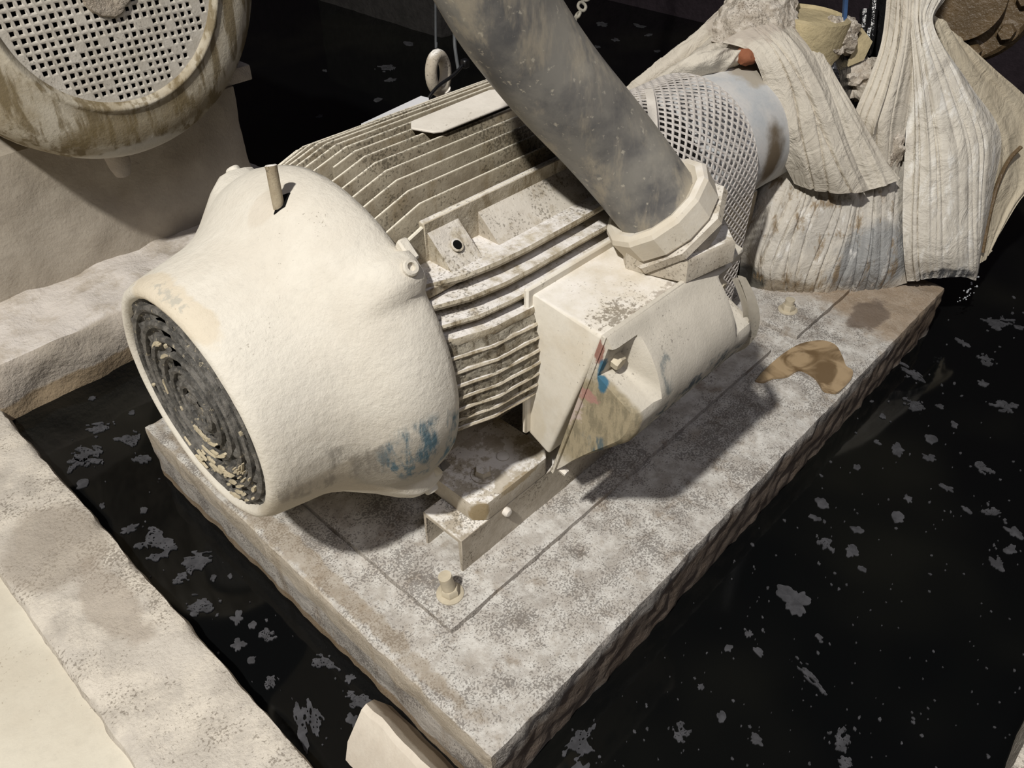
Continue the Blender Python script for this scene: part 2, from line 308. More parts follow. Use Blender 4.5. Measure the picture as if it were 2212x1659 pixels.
bm = NB(); rough_box(bm, (-1.3, 1.835, -.02), (.79, 2.9, .388), .022, .012, .008, 12, 6)
obj('rear_plinth', bm, 'rear_block', kind='structure', label='tan concrete block carrying the rear motor')
bm = NB(); rough_box(bm, (.615, -1.6, -.45), (3.0, -.60, -.095), .04, .015, .006, 14, 8); obj('curb_right', bm, 'curb_concrete', kind='structure', label='corner of a concrete kerb at the lower right')
bm = NB(); box(bm, 3.95, 4.2, -2, 6, -.4, 2.6); obj('wall_right', bm, 'dark_wall', kind='structure')
bm = NB(); box(bm, -3, 4.2, 5.4, 5.6, -.4, 2.6); obj('wall_back', bm, 'dark_wall', kind='structure')
bm = NB(); rough_box(bm, (2.72, 3.05, -.4), (3.5, 4.2, .35), .06, .02, .01, 8, 8); obj('far_plinth', bm, 'shaded_concrete', kind='structure', label='dim concrete plinth far back in the dark water')  # near-black concrete: the shadow it stands in is put into its colour
# caked beam lying on its edge against the plinth
bm = NB()
S = [(-.134, -.165), (-.110, -.118), (-.071, -.062), (-.060, -.058), (-.040, -.085), (-.006, -.150), (-.07, -.2)]
rows = []
for j in range(40):
    y = .243 - j * .02; row = []
    for k, (x, z) in enumerate(S):
        p = Vector((x, y, z)); p += Vector((nz(p, 30, 3), 0, nz(p, 24, 4))) * .004
        if j == 0: p.y -= .012 * (1 if k in (0, 6) else 0) - .01 * (k in (4, 5))
        row.append(bm.verts.new(p))
    rows.append(row)
for A, B in zip(rows, rows[1:]):
    for k in range(len(S)): bm.faces.new((A[k], A[(k + 1) % len(S)], B[(k + 1) % len(S)], B[k]))
bm.faces.new(rows[0]); bm.faces.new(rows[-1][::-1])
dusty('beam_dust', (.70, .635, .54), (.60, .53, .44), 9, .08, (.25, .2, .15), 60, bumps=((140, .35, .002),), patches=(stain((-.025, .1, -.10), (.032, .6, .05), (.30, .235, .165), .85, .35, 22), stain((-.01, .1, -.14), (.016, .6, .03), (.09, .065, .04), .8, .5, 22)))
obj('caked_beam', bm, 'beam_dust', label='cream caked beam lying against the plinth at the bottom edge', cat='beam', sharp=30)
# base plate under the rails
bm = NB(); rough_box(bm, (.108, .205, -.03), (1.22, .895, .013), .016, .005, .002, 30, 11); obj('base_plate', bm, 'concrete_top', label='raised grouted base plate under the motor rails', cat='base plate')
base_z = .014
def anchor(x, y, h, lab, lean=(0, 0)):
    t = thing('anchor_bolt', (x, y, .012), lab, 'bolt'); c = Vector((x, y, .012))
    bm = NB(); hexbolt(bm, c, (0, 0, 1), .017, .016, .004, 1.5); obj('nut', bm, 'bolt_metal', t)
    bm = NB(); tube(bm, [c, c + Vector((lean[0] * .5, lean[1] * .5, h * .6)), c + Vector((lean[0], lean[1], h))], .0125, 14); obj('stud', bm, 'bolt_metal', t)
anchor(.160, .262, .055, 'rusty anchor stud in the near corner of the base plate', (-.006, .004))
anchor(1.40, .262, .035, 'powder caked anchor bolt on the small plate before the wrapped pump')
bm = NB(); rough_box(bm, (1.31, .185, -.01), (1.62, .40, .014), .014, .005, .003, 24, 13); obj('pump_pad', bm, 'concrete_top', label='small grout pad stained brown between guard and wrapped pump', cat='pad')
# rails (inverted channels)
for y0, lab in ((.280, 'dusty steel channel rail under the near motor foot'), (.718, 'dusty steel channel rail under the far motor foot')):
    bm = NB(); t = .007; y1 = y0 + .103; z0, z1 = base_z - .004, .100
    S = [(y0, z0), (y0, z1), (y1, z1), (y1, z0), (y1 - t, z0), (y1 - t, z1 - t), (y0 + t, z1 - t), (y0 + t, z0)]
    prism(bm, [(.21, y, z) for y, z in S], (.66, 0, 0), .0015, 1); obj('channel_rail', bm, 'steel_dust', label=lab, cat='rail')
# ------------------------------------------------------------------ the motor
AY, AZ = .55, .438
motor = thing('electric_motor', (.46, AY, .10), 'large finned electric motor caked in cream dust on the front plinth', 'motor')
def bosses(t, a, r):
    s = 0
    for c in (PI / 4, 3 * PI / 4, 5 * PI / 4, 7 * PI / 4):
        d = (a - c + PI) % (2 * PI) - PI; k = min(max((t - .10) / .07, 0), 1); k = k * k * (3 - 2 * k)
        s += .024 * k * math.exp(-(d / .105) ** 6)
    p = Vector((t, math.cos(a), math.sin(a)))
    return s + .0015 * nz((t * 8, math.cos(a) * 2, math.sin(a) * 2), 2.0, 3) + (.0008 * nz((t * 60, math.cos(a) * 14, math.sin(a) * 14), 1.0, 1))
prof = [(-.050, .176), (-.066, .178), (-.0715, .182), (-.073, .188), (-.069, .196), (-.056, .2025), (-.035, .207), (0, .213), (.03, .219), (.05, .226), (.07, .236), (.09, .250), (.105, .262), (.12, .2725), (.14, .2815), (.16, .2865), (.18, .2885), (.20, .286), (.213, .2825), (.2145, .279), (.210, .276), (.17, .276)]
bm = NB(); lathe(bm, prof, (0, AY, AZ), (1, 0, 0), 160, (0, 0, 1), bosses, caps=False)
cover = obj('fan_cover', bm, 'cover_dust', motor, sharp=60)
# intake grille: rings, spokes, grime between them, open slots at top and bottom
for i, r in enumerate((.163, .138, .113, .088, .063, .038)):
    bm = NB(); f = lambda t, a, rr: .0016 * nz((math.cos(a), math.sin(a), rr * 30), 5, 2)
    lathe(bm, [(-.062, r - .005), (-.068, r - .0048), (-.0705, r), (-.068, r + .0048), (-.062, r + .005)], (0, AY, AZ), (1, 0, 0), 72, (0, 0, 1), f, close=True)
    obj('grille_ring', bm, 'grille_grime', cover)
for k in range(4):
    a = k * PI / 2 + .05; d = Vector((0, math.sin(a), math.cos(a))); w = Vector((0, d.z, -d.y)); bm = NB(); c = Vector((-.0655, AY, AZ))
    prism(bm, [c + d * .02 - w * .007, c + d * .182 - w * .007, c + d * .182 + w * .007, c + d * .02 + w * .007], (.012, 0, 0), .002, 1); obj('grille_spoke', bm, 'grille_grime', cover)
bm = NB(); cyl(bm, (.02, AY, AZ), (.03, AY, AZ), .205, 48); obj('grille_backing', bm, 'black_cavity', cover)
bm = NB(); vs = {}
NA, NR = 120, 22
def openw(a, r):
    for c, wd in ((0.19, .20), (PI + .10, .20), (PI - .12, .10)):
        d = abs((a - c + PI) % (2 * PI) - PI)
        if d < wd * (.11 / max(r, .05)) and (r > .055): return True
    return False
for i in range(NA + 1):
    for j in range(NR + 1):
        a = 2 * PI * i / NA; r = .006 + .172 * j / NR; q = (math.cos(a) * r, math.sin(a) * r, 0)
        vs[i, j] = bm.verts.new((-.0625 - .007 * fbm(q, 55, 4, 3), AY + r * math.sin(a), AZ + r * math.cos(a)))
for i in range(NA):
    for j in range(NR):
        if not openw(2 * PI * (i + .5) / NA, .006 + .172 * (j + .5) / NR): bm.faces.new((vs[i, j], vs[i + 1, j], vs[i + 1, j + 1], vs[i, j + 1]))
bmesh.ops.remove_doubles(bm, verts=bm.verts, dist=1e-5); obj('grime_layer', bm, 'grille_grime', cover, sharp=80)
random.seed(5); bm = NB()
for k in range(56):
    a = PI + random.gauss(.45, .5) if k < 46 else random.uniform(0, 2 * PI); r = random.choice((.163, .150, .138, .125, .113, .088, .063)) + random.gauss(0, .004); s_ = random.uniform(.002, .014) ** 1.0; hw = random.uniform(.0008, .0028)
    A0 = []; B0 = []
    for i in range(6):
        g = a + (i / 5 - .5) * s_ * 2.6 / r; w_ = hw * (.35 + math.sin(PI * (i + .5) / 6)) * random.uniform(.7, 1.2); u = Vector((0, math.sin(g), math.cos(g))); c = Vector((-.0722, AY, AZ)) + u * r; A0.append(c + u * w_); B0.append(c - u * w_)
    poly_prism(bm, [p + Vector((random.uniform(-.001, .001), 0, 0)) for p in A0 + B0[::-1]], (.004, 0, 0))
obj('crust_flakes', bm, 'cream_flake', cover, kind='stuff', label='cream crust chips stuck to the dark intake grille')
# bolts and lifting pin on the cover
def cover_pt(x, a, r): return Vector((x, AY + math.sin(a) * r, AZ + math.cos(a) * r))
for a in (-PI / 4, PI / 4, -3 * PI / 4):
    p = cover_pt(.192, a, .3095); d = Vector((0, math.sin(a), math.cos(a))); bm = NB()
    lathe(bm, [(0, .0125), (.007, .0125), (.0095, .0105), (.0095, .0065), (.003, .006)], p, d, 22, close=False); obj('cover_bolt', bm, 'cover_dust', motor)
bm = NB(); prism(bm, [cover_pt(.208, -PI / 4 + .03, .284), cover_pt(.208, -PI / 4 + .15, .284), cover_pt(.208, -PI / 4 + .15, .300), cover_pt(.208, -PI / 4 + .03, .300)], (.018, 0, 0), .003, 1); obj('cover_tab', bm, 'cover_dust', motor)
bm = NB(); tube(bm, spline([(.124, .524, .685), (.1235, .525, .712), (.1255, .528, .74), (.127, .530, .760), (.128, .532, .768)], 14), [.0085] * 12 + [.0088, .0092, .007], 12); obj('lifting_pin', bm, 'frame_dirt', motor, label='bare dirty pin standing out of the fan cover')
bm = NB(); prism(bm, [cover_pt(.110, -.115, .2668), cover_pt(.126, -.135, .2765), cover_pt(.146, -.085, .2838), cover_pt(.134, -.055, .2792)], (0, 0, .0014)); obj('pin_slot', bm, 'black_cavity', motor)
bm = NB(); lathe(bm, [(.196, .284), (.216, .284), (.217, .297), (.198, .2985)], (0, AY, AZ), (1, 0, 0), 30, (0, 0, 1), None, True, 2.15, 2.75); obj('cover_flange', bm, 'cover_dust', motor)
# finned frame
bm = NB(); lathe(bm, [(.17, .225), (.17, .242), (.78, .242), (.80, .20), (.80, .05)], (0, AY, AZ), (1, 0, 0), 96); obj('frame', bm, 'frame_dirt', motor)
FX0, FX1 = .195, .765
def env(x): 
    if x < .281: return .272 + (x - .195) / .086 * .024
    return .296 if x < .70 else .296 - (x - .70) * .25
def vfin(y, x0=FX0, th=.0034, notch=False):
    dy = y - AY; bm = NB(); xs = [x0, .24, .281, .30, .36, .5, .66, .70, .74, FX1]; xs = [x for x in xs if x >= x0]; rows = []
    for x in xs:
        zt = AZ + math.sqrt(max(env(x) ** 2 - dy * dy, 0)); zb = AZ + math.sqrt(max(.230 ** 2 - dy * dy, .01 ** 2)); j = .0007 * nz((x, y, 0), 30)
        rows.append([bm.verts.new((x, y - th + j, zb)), bm.verts.new((x, y - th * .75 + j, zt - .0018)), bm.verts.new((x, y - th * .35 + j, zt)), bm.verts.new((x, y + th * .35 + j, zt)), bm.verts.new((x, y + th * .75 + j, zt - .0018)), bm.verts.new((x, y + th + j, zb))])
    for A, B in zip(rows, rows[1:]):
        for k in range(6): bm.faces.new((A[k], A[(k + 1) % 6], B[(k + 1) % 6], B[k]))
    bm.faces.new(rows[0]); bm.faces.new(rows[-1][::-1]); obj('cooling_fin', bm, 'fin_dust', motor)
ys = [.382 + .0237 * i for i in range(15)]
for i, y in enumerate(ys): vfin(y, .238 if i == 7 else FX0, .0045 if i == 0 else .0034)
def hfin(z, side, segs, th=.0035, ext=0.0, nround=False):
    dz = z - AZ
    for (x0, x1) in segs:
        bm = NB(); rows = []; n_ = 9
        for i in range(n_ + 1):
            x = x0 + (x1 - x0) * i / n_; e = env(x) + .012 * min(max((x - .25) / .12, 0), 1) + ext
            if nround and i == 0: e -= .006
            yt = math.sqrt(max(e * e - dz * dz, .02 ** 2)); yb = math.sqrt(max(.225 ** 2 - dz * dz, .01 ** 2)) if abs(dz) < .22 else yt - .07; j = .0022 * nz((x, z * 3, 0), 22); s = side
            rows.append([bm.verts.new((x, AY + s * yb, z - th)), bm.verts.new((x, AY + s * (yt - .002 + j), z - th * .9)), bm.verts.new((x, AY + s * (yt + j), z)), bm.verts.new((x, AY + s * (yt - .002 + j), z + th * .9)), bm.verts.new((x, AY + s * yb, z + th))])
        for A, B in zip(rows, rows[1:]):
            for k in range(5): bm.faces.new((A[k], A[(k + 1) % 5], B[(k + 1) % 5], B[k]))
        bm.faces.new(rows[0]); bm.faces.new(rows[-1][::-1]); obj('side_fin', bm, 'side_fin_dust', motor)
hfin(.612, -1, [(.212, .765)], .006); hfin(.585, -1, [(.212, .765)], .0055); hfin(.558, -1, [(.212, .765)], .005)
hfin(.532, -1, [(.214, .385), (.69, .765)], .0075, 0, True)
for z in (.508, .484, .460, .436, .412, .388, .366): hfin(z, -1, [(.206, .385), (.69, .765)], .0036)
bm = NB(); rows = []
for i in range(25):
    x = .207 + (.380 - .207) * i / 24; row = []
    for k in range(60):
        z = .362 + (.535 - .362) * k / 59; e = env(x) + .012 * min(max((x - .25) / .12, 0), 1) - .0038 + .003 * fbm((x, z * 1.5, 0), 45, 4, 6); row.append(bm.verts.new((x, AY - math.sqrt(e * e - (z - AZ) ** 2), z)))
    rows.append(row)
for A, B in zip(rows, rows[1:]):
    for k in range(59): bm.faces.new((A[k], A[k + 1], B[k + 1], B[k]))
bmesh.ops.solidify(bm, geom=bm.faces[:], thickness=-.02); obj('caked_dirt', bm, 'caked_fill', motor, sharp=80)
for z in (.612, .585, .558, .532, .508, .484, .460, .436, .412, .388, .366): hfin(z, 1, [(.206, .765)], .0045)
# lifting pads in the corner between top and side fins
def pad(x0, x1, top, bev=.004):
    bm = NB(); prism(bm, [(x0, .386, .676 - top), (x0, .318 + top * .5, .612 - top * .3), (x0, .40, .600)], (x1 - x0, 0, 0), 0); return bm
bm = pad(.268, .330, .004); p = Vector((.299, .349, .6415)); nn = Vector((0, -.67, .74)); obj('lifting_pad', bm, 'side_fin_dust', motor)
bm = NB(); lathe(bm, [(0, .0105), (.0025, .0105), (.003, .0075), (-.002, .007)], p - nn * .0005, nn, 20); lug = obj('tapped_hole_rim', bm, 'side_fin_dust', motor)
bm = NB(); cyl(bm, p - nn * .001, p + nn * .0028, .0074, 18); obj('tapped_hole', bm, 'black_cavity', motor)
obj('lifting_pad', pad(.372, .64, .010), 'steel_dust', motor)
bm = NB(); box(bm, .20, .74, .325, .405, .596, .612, .002, 1); obj('pad_shelf', bm, 'side_fin_dust', motor)
bm = NB(); box(bm, .262, .72, .377, .389, .60, .6815, .002, 1); obj('pad_rim', bm, 'side_fin_dust', motor)
# plate screwed across the top fins
bm = NB(); pts = [(.405, .560), (.388, .540), (.402, .503), (.415, .495), (.600, .495), (.606, .50), (.606, .556), (.590, .566)]
prism(bm, [(x, y, .7365) for x, y in pts], (0, 0, .004), .001, 1); obj('nameplate', bm, 'powder_plate', motor, label='powder covered blank plate across the top fins')
# end bell + shaft
bm = NB(); lathe(bm, [(.78, .262), (.80, .262), (.815, .24), (.825, .15), (.84, .12), (.85, .05)], (0, AY, AZ), (1, 0, 0), 64); obj('end_bell', bm, 'steel_dust', motor)
bm = NB(); cyl(bm, (.80, AY, AZ), (.90, AY, AZ), .035, 24); obj('shaft', bm, 'steel_dust', motor)
# feet
for y0, y1, s in ((.279, .47, 1), (.63, .821, -1)):
    for x0 in (.256, .56):
        x1 = x0 + .205; bm = NB(); yo, yi = (y0, y1) if s == 1 else (y1, y0); c = .022
        prism(bm, [(x0, yi, .10), (x0, yo + s * c, .10), (x0 + c, yo, .10), (x1 - c, yo, .10), (x1, yo + s * c, .10), (x1, yi, .10)], (0, 0, .046), .005, 2)
        ft = obj('foot', bm, 'foot_dust', motor)
        bm = NB(); prism(bm, [(x0 + .012, yi - s * .045, .144), (x0 + .012, yi + s * .02, .144), (x0 + .012, yi + s * .05, .235), (x0 + .012, yi + s * .03, .245)], (.55 if x0 < .4 else .18, 0, 0)); obj('foot_web', bm, 'foot_dust', ft)
        bm = NB(); hexbolt(bm, (x0 + .068, yo + s * .057, .145), (0, 0, 1), .0165, .013, .004, 1.45); obj('foot_bolt', bm, 'foot_dust', ft)
        bm = NB(); lathe(bm, [(0, .013), (.003, .013), (.005, .010)], (x0 + .128, yo + s * .063, .145), (0, 0, 1), 18); obj('dowel_plug', bm, 'foot_dust', ft)
bm = NB(); lathe(bm, [(0, .009), (.008, .0095), (.012, .007), (.0135, .0)], (.325, .281, .088), (0, -1, 0), 16); obj('jack_bolt', bm, 'powder_plate', motor)
# lifting eye on the far shoulder
bm = NB(); c = Vector((.632, .742, .718)); ax = Vector((.30, -.95, 0)).normalized(); upv = Vector((-.30, -.10, .95)); upv = (upv - ax * upv.dot(ax)).normalized(); sd = ax.cross(upv)
tube(bm, [c + upv * (.034 * math.cos(a)) + sd * (.026 * math.sin(a)) for a in [2 * PI * k / 28 for k in range(28)]], .0115, 12, False)
V = list(bm.verts); n12 = 12
for k in range(n12): bm.faces.new((V[27 * 12 + k], V[k], V[(k + 1) % 12], V[27 * 12 + (k + 1) % 12]))
cyl(bm, c - upv * .036, c - upv * .075, .016, 16); obj('lifting_eye', bm, 'steel_dust', motor)
# terminal box: body cut by a slanting joint, bulging cover with bolt pockets
tb = None
bm = NB(); prism(bm, [(.372, .285, .560), (.372, .250, .557), (.372, .122, .548), (.372, .219, .243), (.372, .285, .275)], (.325, 0, 0), .007, 3)
tb = obj('terminal_box', bm, 'box_dust', motor, label='cream terminal box on the near side of the motor')
bm = NB(); box(bm, .360, .71, .262, .272, .272, .572, .003, 1); obj('box_flange', bm, 'box_dust', tb)
# joint line direction in the y-z plane and outward normal
JT = Vector((0, .118, .552)); JB = Vector((0, .198, .230)); jd = (JB - JT).normalized(); jn = Vector((0, jd.z, -jd.y)); 
if jn.y > 0: jn = -jn
CP = [(-.002, .000), (-.004, .006), (.010, .024), (.028, .050), (.055, .078), (.085, .096), (.12, .103), (.155, .098), (.185, .082), (.23, .056), (.275, .032), (.31, .016), (.332, .005), (.334, .0)]
bm = NB(); rows = []; X0, X1 = .366, .702; nx = 60; cp = spline([Vector((a, b, 0)) for a, b in CP], 48)
def cover_fade(x, s, h):
    # bolt pocket near each upper end: the bulge is cut back to a ledge
    k = 1.0
    for xe, sg in ((X0, 1), (X1, -1)):
        d = (x - xe) * sg
        if d < .062 and .010 < s < .112:
            lim = .014 + max(0, (s - .074)) * 5.0
            m = min(1, max(0, (d - .046) / .016)); h = min(h, lim * (1 - m) + h * m)
    return h
for i in range(nx + 1):
    x = X0 + (X1 - X0) * i / nx; e = min(i, nx - i) * (X1 - X0) / nx; row = []
    for q in cp:
        h = cover_fade(x, q.x, q.y); rr = min(1, e / .012); h *= (1 - (1 - rr) ** 2 * .12)
        row.append(bm.verts.new(JT + jd * q.x + jn * h + Vector((x, 0, 0)) + jn * .0008 * nz((x * 9, q.x * 9, 0), 3)))
    rows.append(row)
for A, B in zip(rows, rows[1:]):
    for k in range(len(cp) - 1): bm.faces.new((A[k], A[k + 1], B[k + 1], B[k]))
bm.faces.new(rows[0]); bm.faces.new(rows[-1][::-1])
for A, B in zip(rows, rows[1:]): bm.faces.new((A[0], B[0], B[-1], A[-1]))
obj('box_cover', bm, 'box_cover_dust', tb, sharp=32)
bm = NB(); prism(bm, [JT + jd * a + jn * b + Vector((X0 - .004, 0, 0)) for a, b in ((-.006, -.004), (-.006, .004), (.345, .004), (.345, -.004))], (X1 - X0 + .008, 0, 0), .0015, 1); obj('cover_lip', bm, 'box_cover_dust', tb)
for x in (X0 + .030, X1 - .024):
    bm = NB(); hexbolt(bm, JT + jd * .052 + jn * .013 + Vector((x, 0, 0)), jn, .0125, .015); obj('cover_bolt', bm, 'bolt_metal', tb)
bm = NB(); prism(bm, [JT + jd * -.012 + jn * b + Vector((a, 0, 0)) for a, b in ((.685, -.01), (.715, -.01), (.715, .02), (.685, .02))], jd * .025, .003, 1); obj('cover_ear', bm, 'box_cover_dust', tb)
bm = NB(); hexbolt(bm, JT + jd * .338 + jn * .004 + Vector((X0 + .012, 0, 0)), jn, .007, .016); obj('lower_bolt', bm, 'powder_plate', tb)
# loose curled paint sheets at the far end of the box
for k, (dx, dr, w_) in enumerate(((.008, .006, .012), (.020, .0, .012))):
    bm = NB(); g = []
    for i in range(14):
        q = crom(cp, 10 + i * 2.0); r_ = []
        for j in range(4): r_.append(bm.verts.new(JT + jd * (q.x + .012 * k) + jn * (q.y - .012 + dr + .012 * (j / 3.0) ** 2) + Vector((X1 - .012 + dx * (j / 3.0) + w_ * (j / 3.0) * math.sin(PI * i / 13), 0, 0))))
        g.append(r_)
    for A, B in zip(g, g[1:]):
        for j in range(3): bm.faces.new((A[j], A[j + 1], B[j + 1], B[j]))
    bmesh.ops.solidify(bm, geom=bm.faces[:], thickness=.0015); obj('paint_curl', bm, 'box_cover_dust', tb)
# ------------------------------------------------------------------ hose
hose = thing('flexible_conduit', (.632, .186, .560), 'thick grey rubber hose rising from the terminal box', 'hose')
HP = [(.606, .206, .640), (.572, .240, .700), (.527, .272, .766), (.463, .297, .842), (.413, .316, .908), (.366, .327, .975), (.315, .336, 1.07), (.27, .345, 1.20), (.24, .35, 1.38)]
bm = NB(); tube(bm, spline(HP, 60), .0690, 40); obj('hose', bm, 'hose_rubber', hose)
hd = (Vector(HP[1]) - Vector(HP[0])).normalized(); hc = Vector(HP[0])
bm = NB(); lathe(bm, [(-.036, .084), (-.030, .091), (.006, .094), (.013, .090), (.016, .080), (.012, .0695), (-.036, .0695)], hc, hd, 13, None, lambda t, a, r: .0022 * nz((math.cos(a) * 5, math.sin(a) * 5, t * 30), 2) if r > .08 else 0, close=True)
gn = obj('gland_nut', bm, 'box_dust', hose, sharp=12)
bm = NB(); lathe(bm, [(-.012, .078), (-.010, .0985), (.002, .0985), (.004, .078)], hc - hd * .040, hd, 8); obj('lock_ring', bm, 'steel_dust', hose)
bm = NB(); lathe(bm, [(0, .097), (.003, .1005), (.038, .1005), (.043, .096)], (.634, .184, .556), Vector((-.06, .02, 1)), 6, (1, -.25, 0)); obj('hex_base', bm, 'steel_dust', hose, label='hexagonal nut at the foot of the hose')
bm = NB(); cyl(bm, (.634, .184, .59), hc - hd * .03, .080, 32); obj('gland_neck', bm, 'steel_dust', hose)
# ------------------------------------------------------------------ coupling guard (expanded metal arch)
guard = thing('coupling_guard', (1.04, AY, 0), 'arched expanded metal mesh guard over the shaft coupling', 'guard')
GX0, GX1, GZ, GR = .83, 1.25, .408, .196
def gpt(x, s, off=0.0):                         # s: metres along the arch, 0 at the crown
    a = s / GR
    if abs(a) <= PI / 2: return Vector((x, AY + (GR + off) * math.sin(a), GZ + (GR + off) * math.cos(a)))
    return Vector((x, AY + math.copysign(GR + off, a), GZ - (abs(s) - GR * PI / 2)))
bm = NB(); DX, DS = .0262, .0225; S0, S1 = -(GR * PI / 2 + GZ - .012), (GR * PI / 2 + GZ - .012)
nxc = int(round((GX1 - GX0) / DX)); nsc = int((S1 - S0) / DS)
def diamond(cx, cs):
    hx, hs = DX / 2, DS / 2; kx, ks = .70, .70
    o = [(cx - hx, cs), (cx, cs - hs), (cx + hx, cs), (cx, cs + hs)]; i_ = [(cx - hx * kx, cs), (cx, cs - hs * ks), (cx + hx * kx, cs), (cx, cs + hs * ks)]
    lim = lambda x: min(max(x, GX0), GX1)
    O = [bm.verts.new(gpt(lim(x), s)) for x, s in o]; I = [bm.verts.new(gpt(lim(x), s)) for x, s in i_]; D = [bm.verts.new(gpt(lim(x), s, -.002)) for x, s in i_]
    for k in range(4):
        j = (k + 1) % 4
        for q in ((O[k], O[j], I[j], I[k]), (I[k], I[j], D[j], D[k])):
            if len({tuple(round(c, 6) for c in v.co) for v in q}) >= 3: bm.faces.new(q)
for j in range(nsc * 2 + 1):
    for i in range(nxc + 1):
        cx = GX0 + i * DX + (DX / 2 if j % 2 else 0); cs = S0 + j * DS / 2
        if cx <= GX1 + DX * .26: diamond(cx, cs)
obj('mesh_panel', bm, 'guard_metal', guard, kind='stuff', recalc=False)
for x0 in (GX0 - .006,):
    bm = NB(); rows = []
    for k in range(61):
        s = S0 + (S1 - S0) * k / 60; rows.append([bm.verts.new(gpt(x0 + dx, s, o)) for dx, o in ((0, .002), (.018, .002), (.018, -.004), (0, -.004))])
    for A, B in zip(rows, rows[1:]):
        for k in range(4): bm.faces.new((A[k], A[(k + 1) % 4], B[(k + 1) % 4], B[k]))
    obj('guard_band', bm, 'guard_metal', guard)
bm = NB()
P = [gpt(1.078 - .119 * t, .009 - .099 * t, .0065) for t in [k / 8 for k in range(9)]]
wv = Vector((.0075, -.006, 0)); A = []
for p in P: A.append([bm.verts.new(p - wv), bm.verts.new(p + wv), bm.verts.new(p + wv + Vector((0, .003, .004))), bm.verts.new(p - wv + Vector((0, .003, .004)))])
for a_, b_ in zip(A, A[1:]):
    for k in range(4): bm.faces.new((a_[k], a_[(k + 1) % 4], b_[(k + 1) % 4], b_[k]))
bm.faces.new(A[0]); bm.faces.new(A[-1][::-1]); obj('seam_strap', bm, 'powder_plate', guard)
bm = NB(); cyl(bm, (.88, AY, AZ), (1.10, AY, AZ), .145, 32, bev=.01); cp_ = thing('shaft_coupling', (.94, AY, AZ - .12), 'shaft coupling blackened as shade inside the mesh guard', 'coupling'); obj('hub', bm, 'wet_shade_black', cp_)  # hub widened and blackened to put shade behind the mesh holes
# ------------------------------------------------------------------ pump
pump = thing('pump', (1.55, AY, 0), 'cloth wrapped pump with pale grey bearing barrel', 'pump')
bm = NB(); lathe(bm, [(1.12, .05), (1.13, .12), (1.15, .152), (1.18, .160), (1.48, .166), (1.56, .172), (1.60, .19), (1.62, .15)], (0, AY, AZ - .026), (1, 0, 0), 72); obj('bearing_barrel', bm, 'barrel_paint', pump)
bm = NB(); lathe(bm, [(1.60, .12), (1.63, .14), (1.64, .19), (1.66, .21), (1.80, .21), (1.84, .19), (1.84, .1)], (0, AY + .02, AZ), (1, 0, 0), 48); obj('volute', bm, 'wet_shade_black', pump)
bm = NB(); box(bm, 1.30, 1.48, .45, .65, .0, .27, .01); obj('pedestal', bm, 'frame_dirt', pump)
bm = NB(); box(bm, 1.58, 1.80, .35, .8, -.002, .20, .01); obj('pump_foot', bm, 'wet_brown', pump)
c = bag(1765, 20, -.06)
def lump(bm, c, r, seed, k=.25, n=4):
    bmesh.ops.create_icosphere(bm, subdivisions=n, radius=1, matrix=Matrix.Translation(c))
    for v in bm.verts:
        d = v.co - c
        if d.length < 1.001 + 1e-3: u = d.normalized(); v.co = c + Vector((u.x * r[0], u.y * r[1], u.z * r[2])) * (1 + k * fbm(u, 2.2, 5, seed))
bm = NB(); lump(bm, bag(1800, 80, -.03), (.06, .055, .05), 3, .35); obj('crust_mound', bm, 'crust', pump)
bm = NB(); lathe(bm, [(-.14, .095), (-.02, .10), (.0, .098), (.004, .085), (-.004, .08)], bag(1752, 32, -.03), (.05, -.05, 1), 32); obj('flange_cap', bm, 'yellow_crust', pump)
bm = NB(); prism(bm, [bag(1826, -20, .0), bag(1834, -20, 0), bag(1829, 46, 0), bag(1822, 50, 0)], BAGN * -.01); obj('blue_strap', bm, 'blue_strap', pump)
bm = NB(); lump(bm, bag(1613, 120, .075), (.028, .028, .022), 4, .15, 3); obj('filler_cap', bm, 'rust_orange', pump, label='rust orange cap on the barrel')
for px, py0, py1 in ((1868, 20, 150), (1878, 60, 130), (1890, -20, 120)):
    bm = NB(); tube(bm, spline([bag(px, py0, -.05), bag(px - 5, (py0 + py1) / 2, -.045), bag(px - 12, py1, -.05)], 10), [.012, .013, .011, .012, .010, .010, .011, .010, .009, .007, .004], 8); obj('wet_drip', bm, 'wet_shade_black', pump)
bm = NB(); prism(bm, [bag(1862, 60, -.02), bag(1885, 90, -.02), bag(1866, 130, -.02), bag(1828, 146, -.02)], BAGN * -.006); obj('torn_scrap', bm, 'yellow_crust', pump)
bm = NB(); lump(bm, bag(1850, 175, -.06), (.06, .06, .05), 9, .5, 4); obj('crust_mound', bm, 'crust', pump)
bm = NB(); lump(bm, bag(1922, 325, .0), (.03, .035, .05), 11, .35, 4); obj('crust_mound', bm, 'crust', pump)
bm = NB(); pb = bag(1925, 40, -.16); tube(bm, [(pb.x, pb.y, .35), (pb.x, pb.y, .9), (pb.x, pb.y, 1.7)], .062, 24); obj('discharge_pipe', bm, 'wet_shade_black', pump)
bm = NB(); kc = bag(1952, -150, -.05); tube(bm, [kc + Vector((.055 * math.cos(a) , .055 * math.sin(a), .01 * math.sin(2 * a))) for a in [2 * PI * k / 20 for k in range(21)]], .012, 8, False); obj('tie_cord', bm, 'cloth_cream', pump)
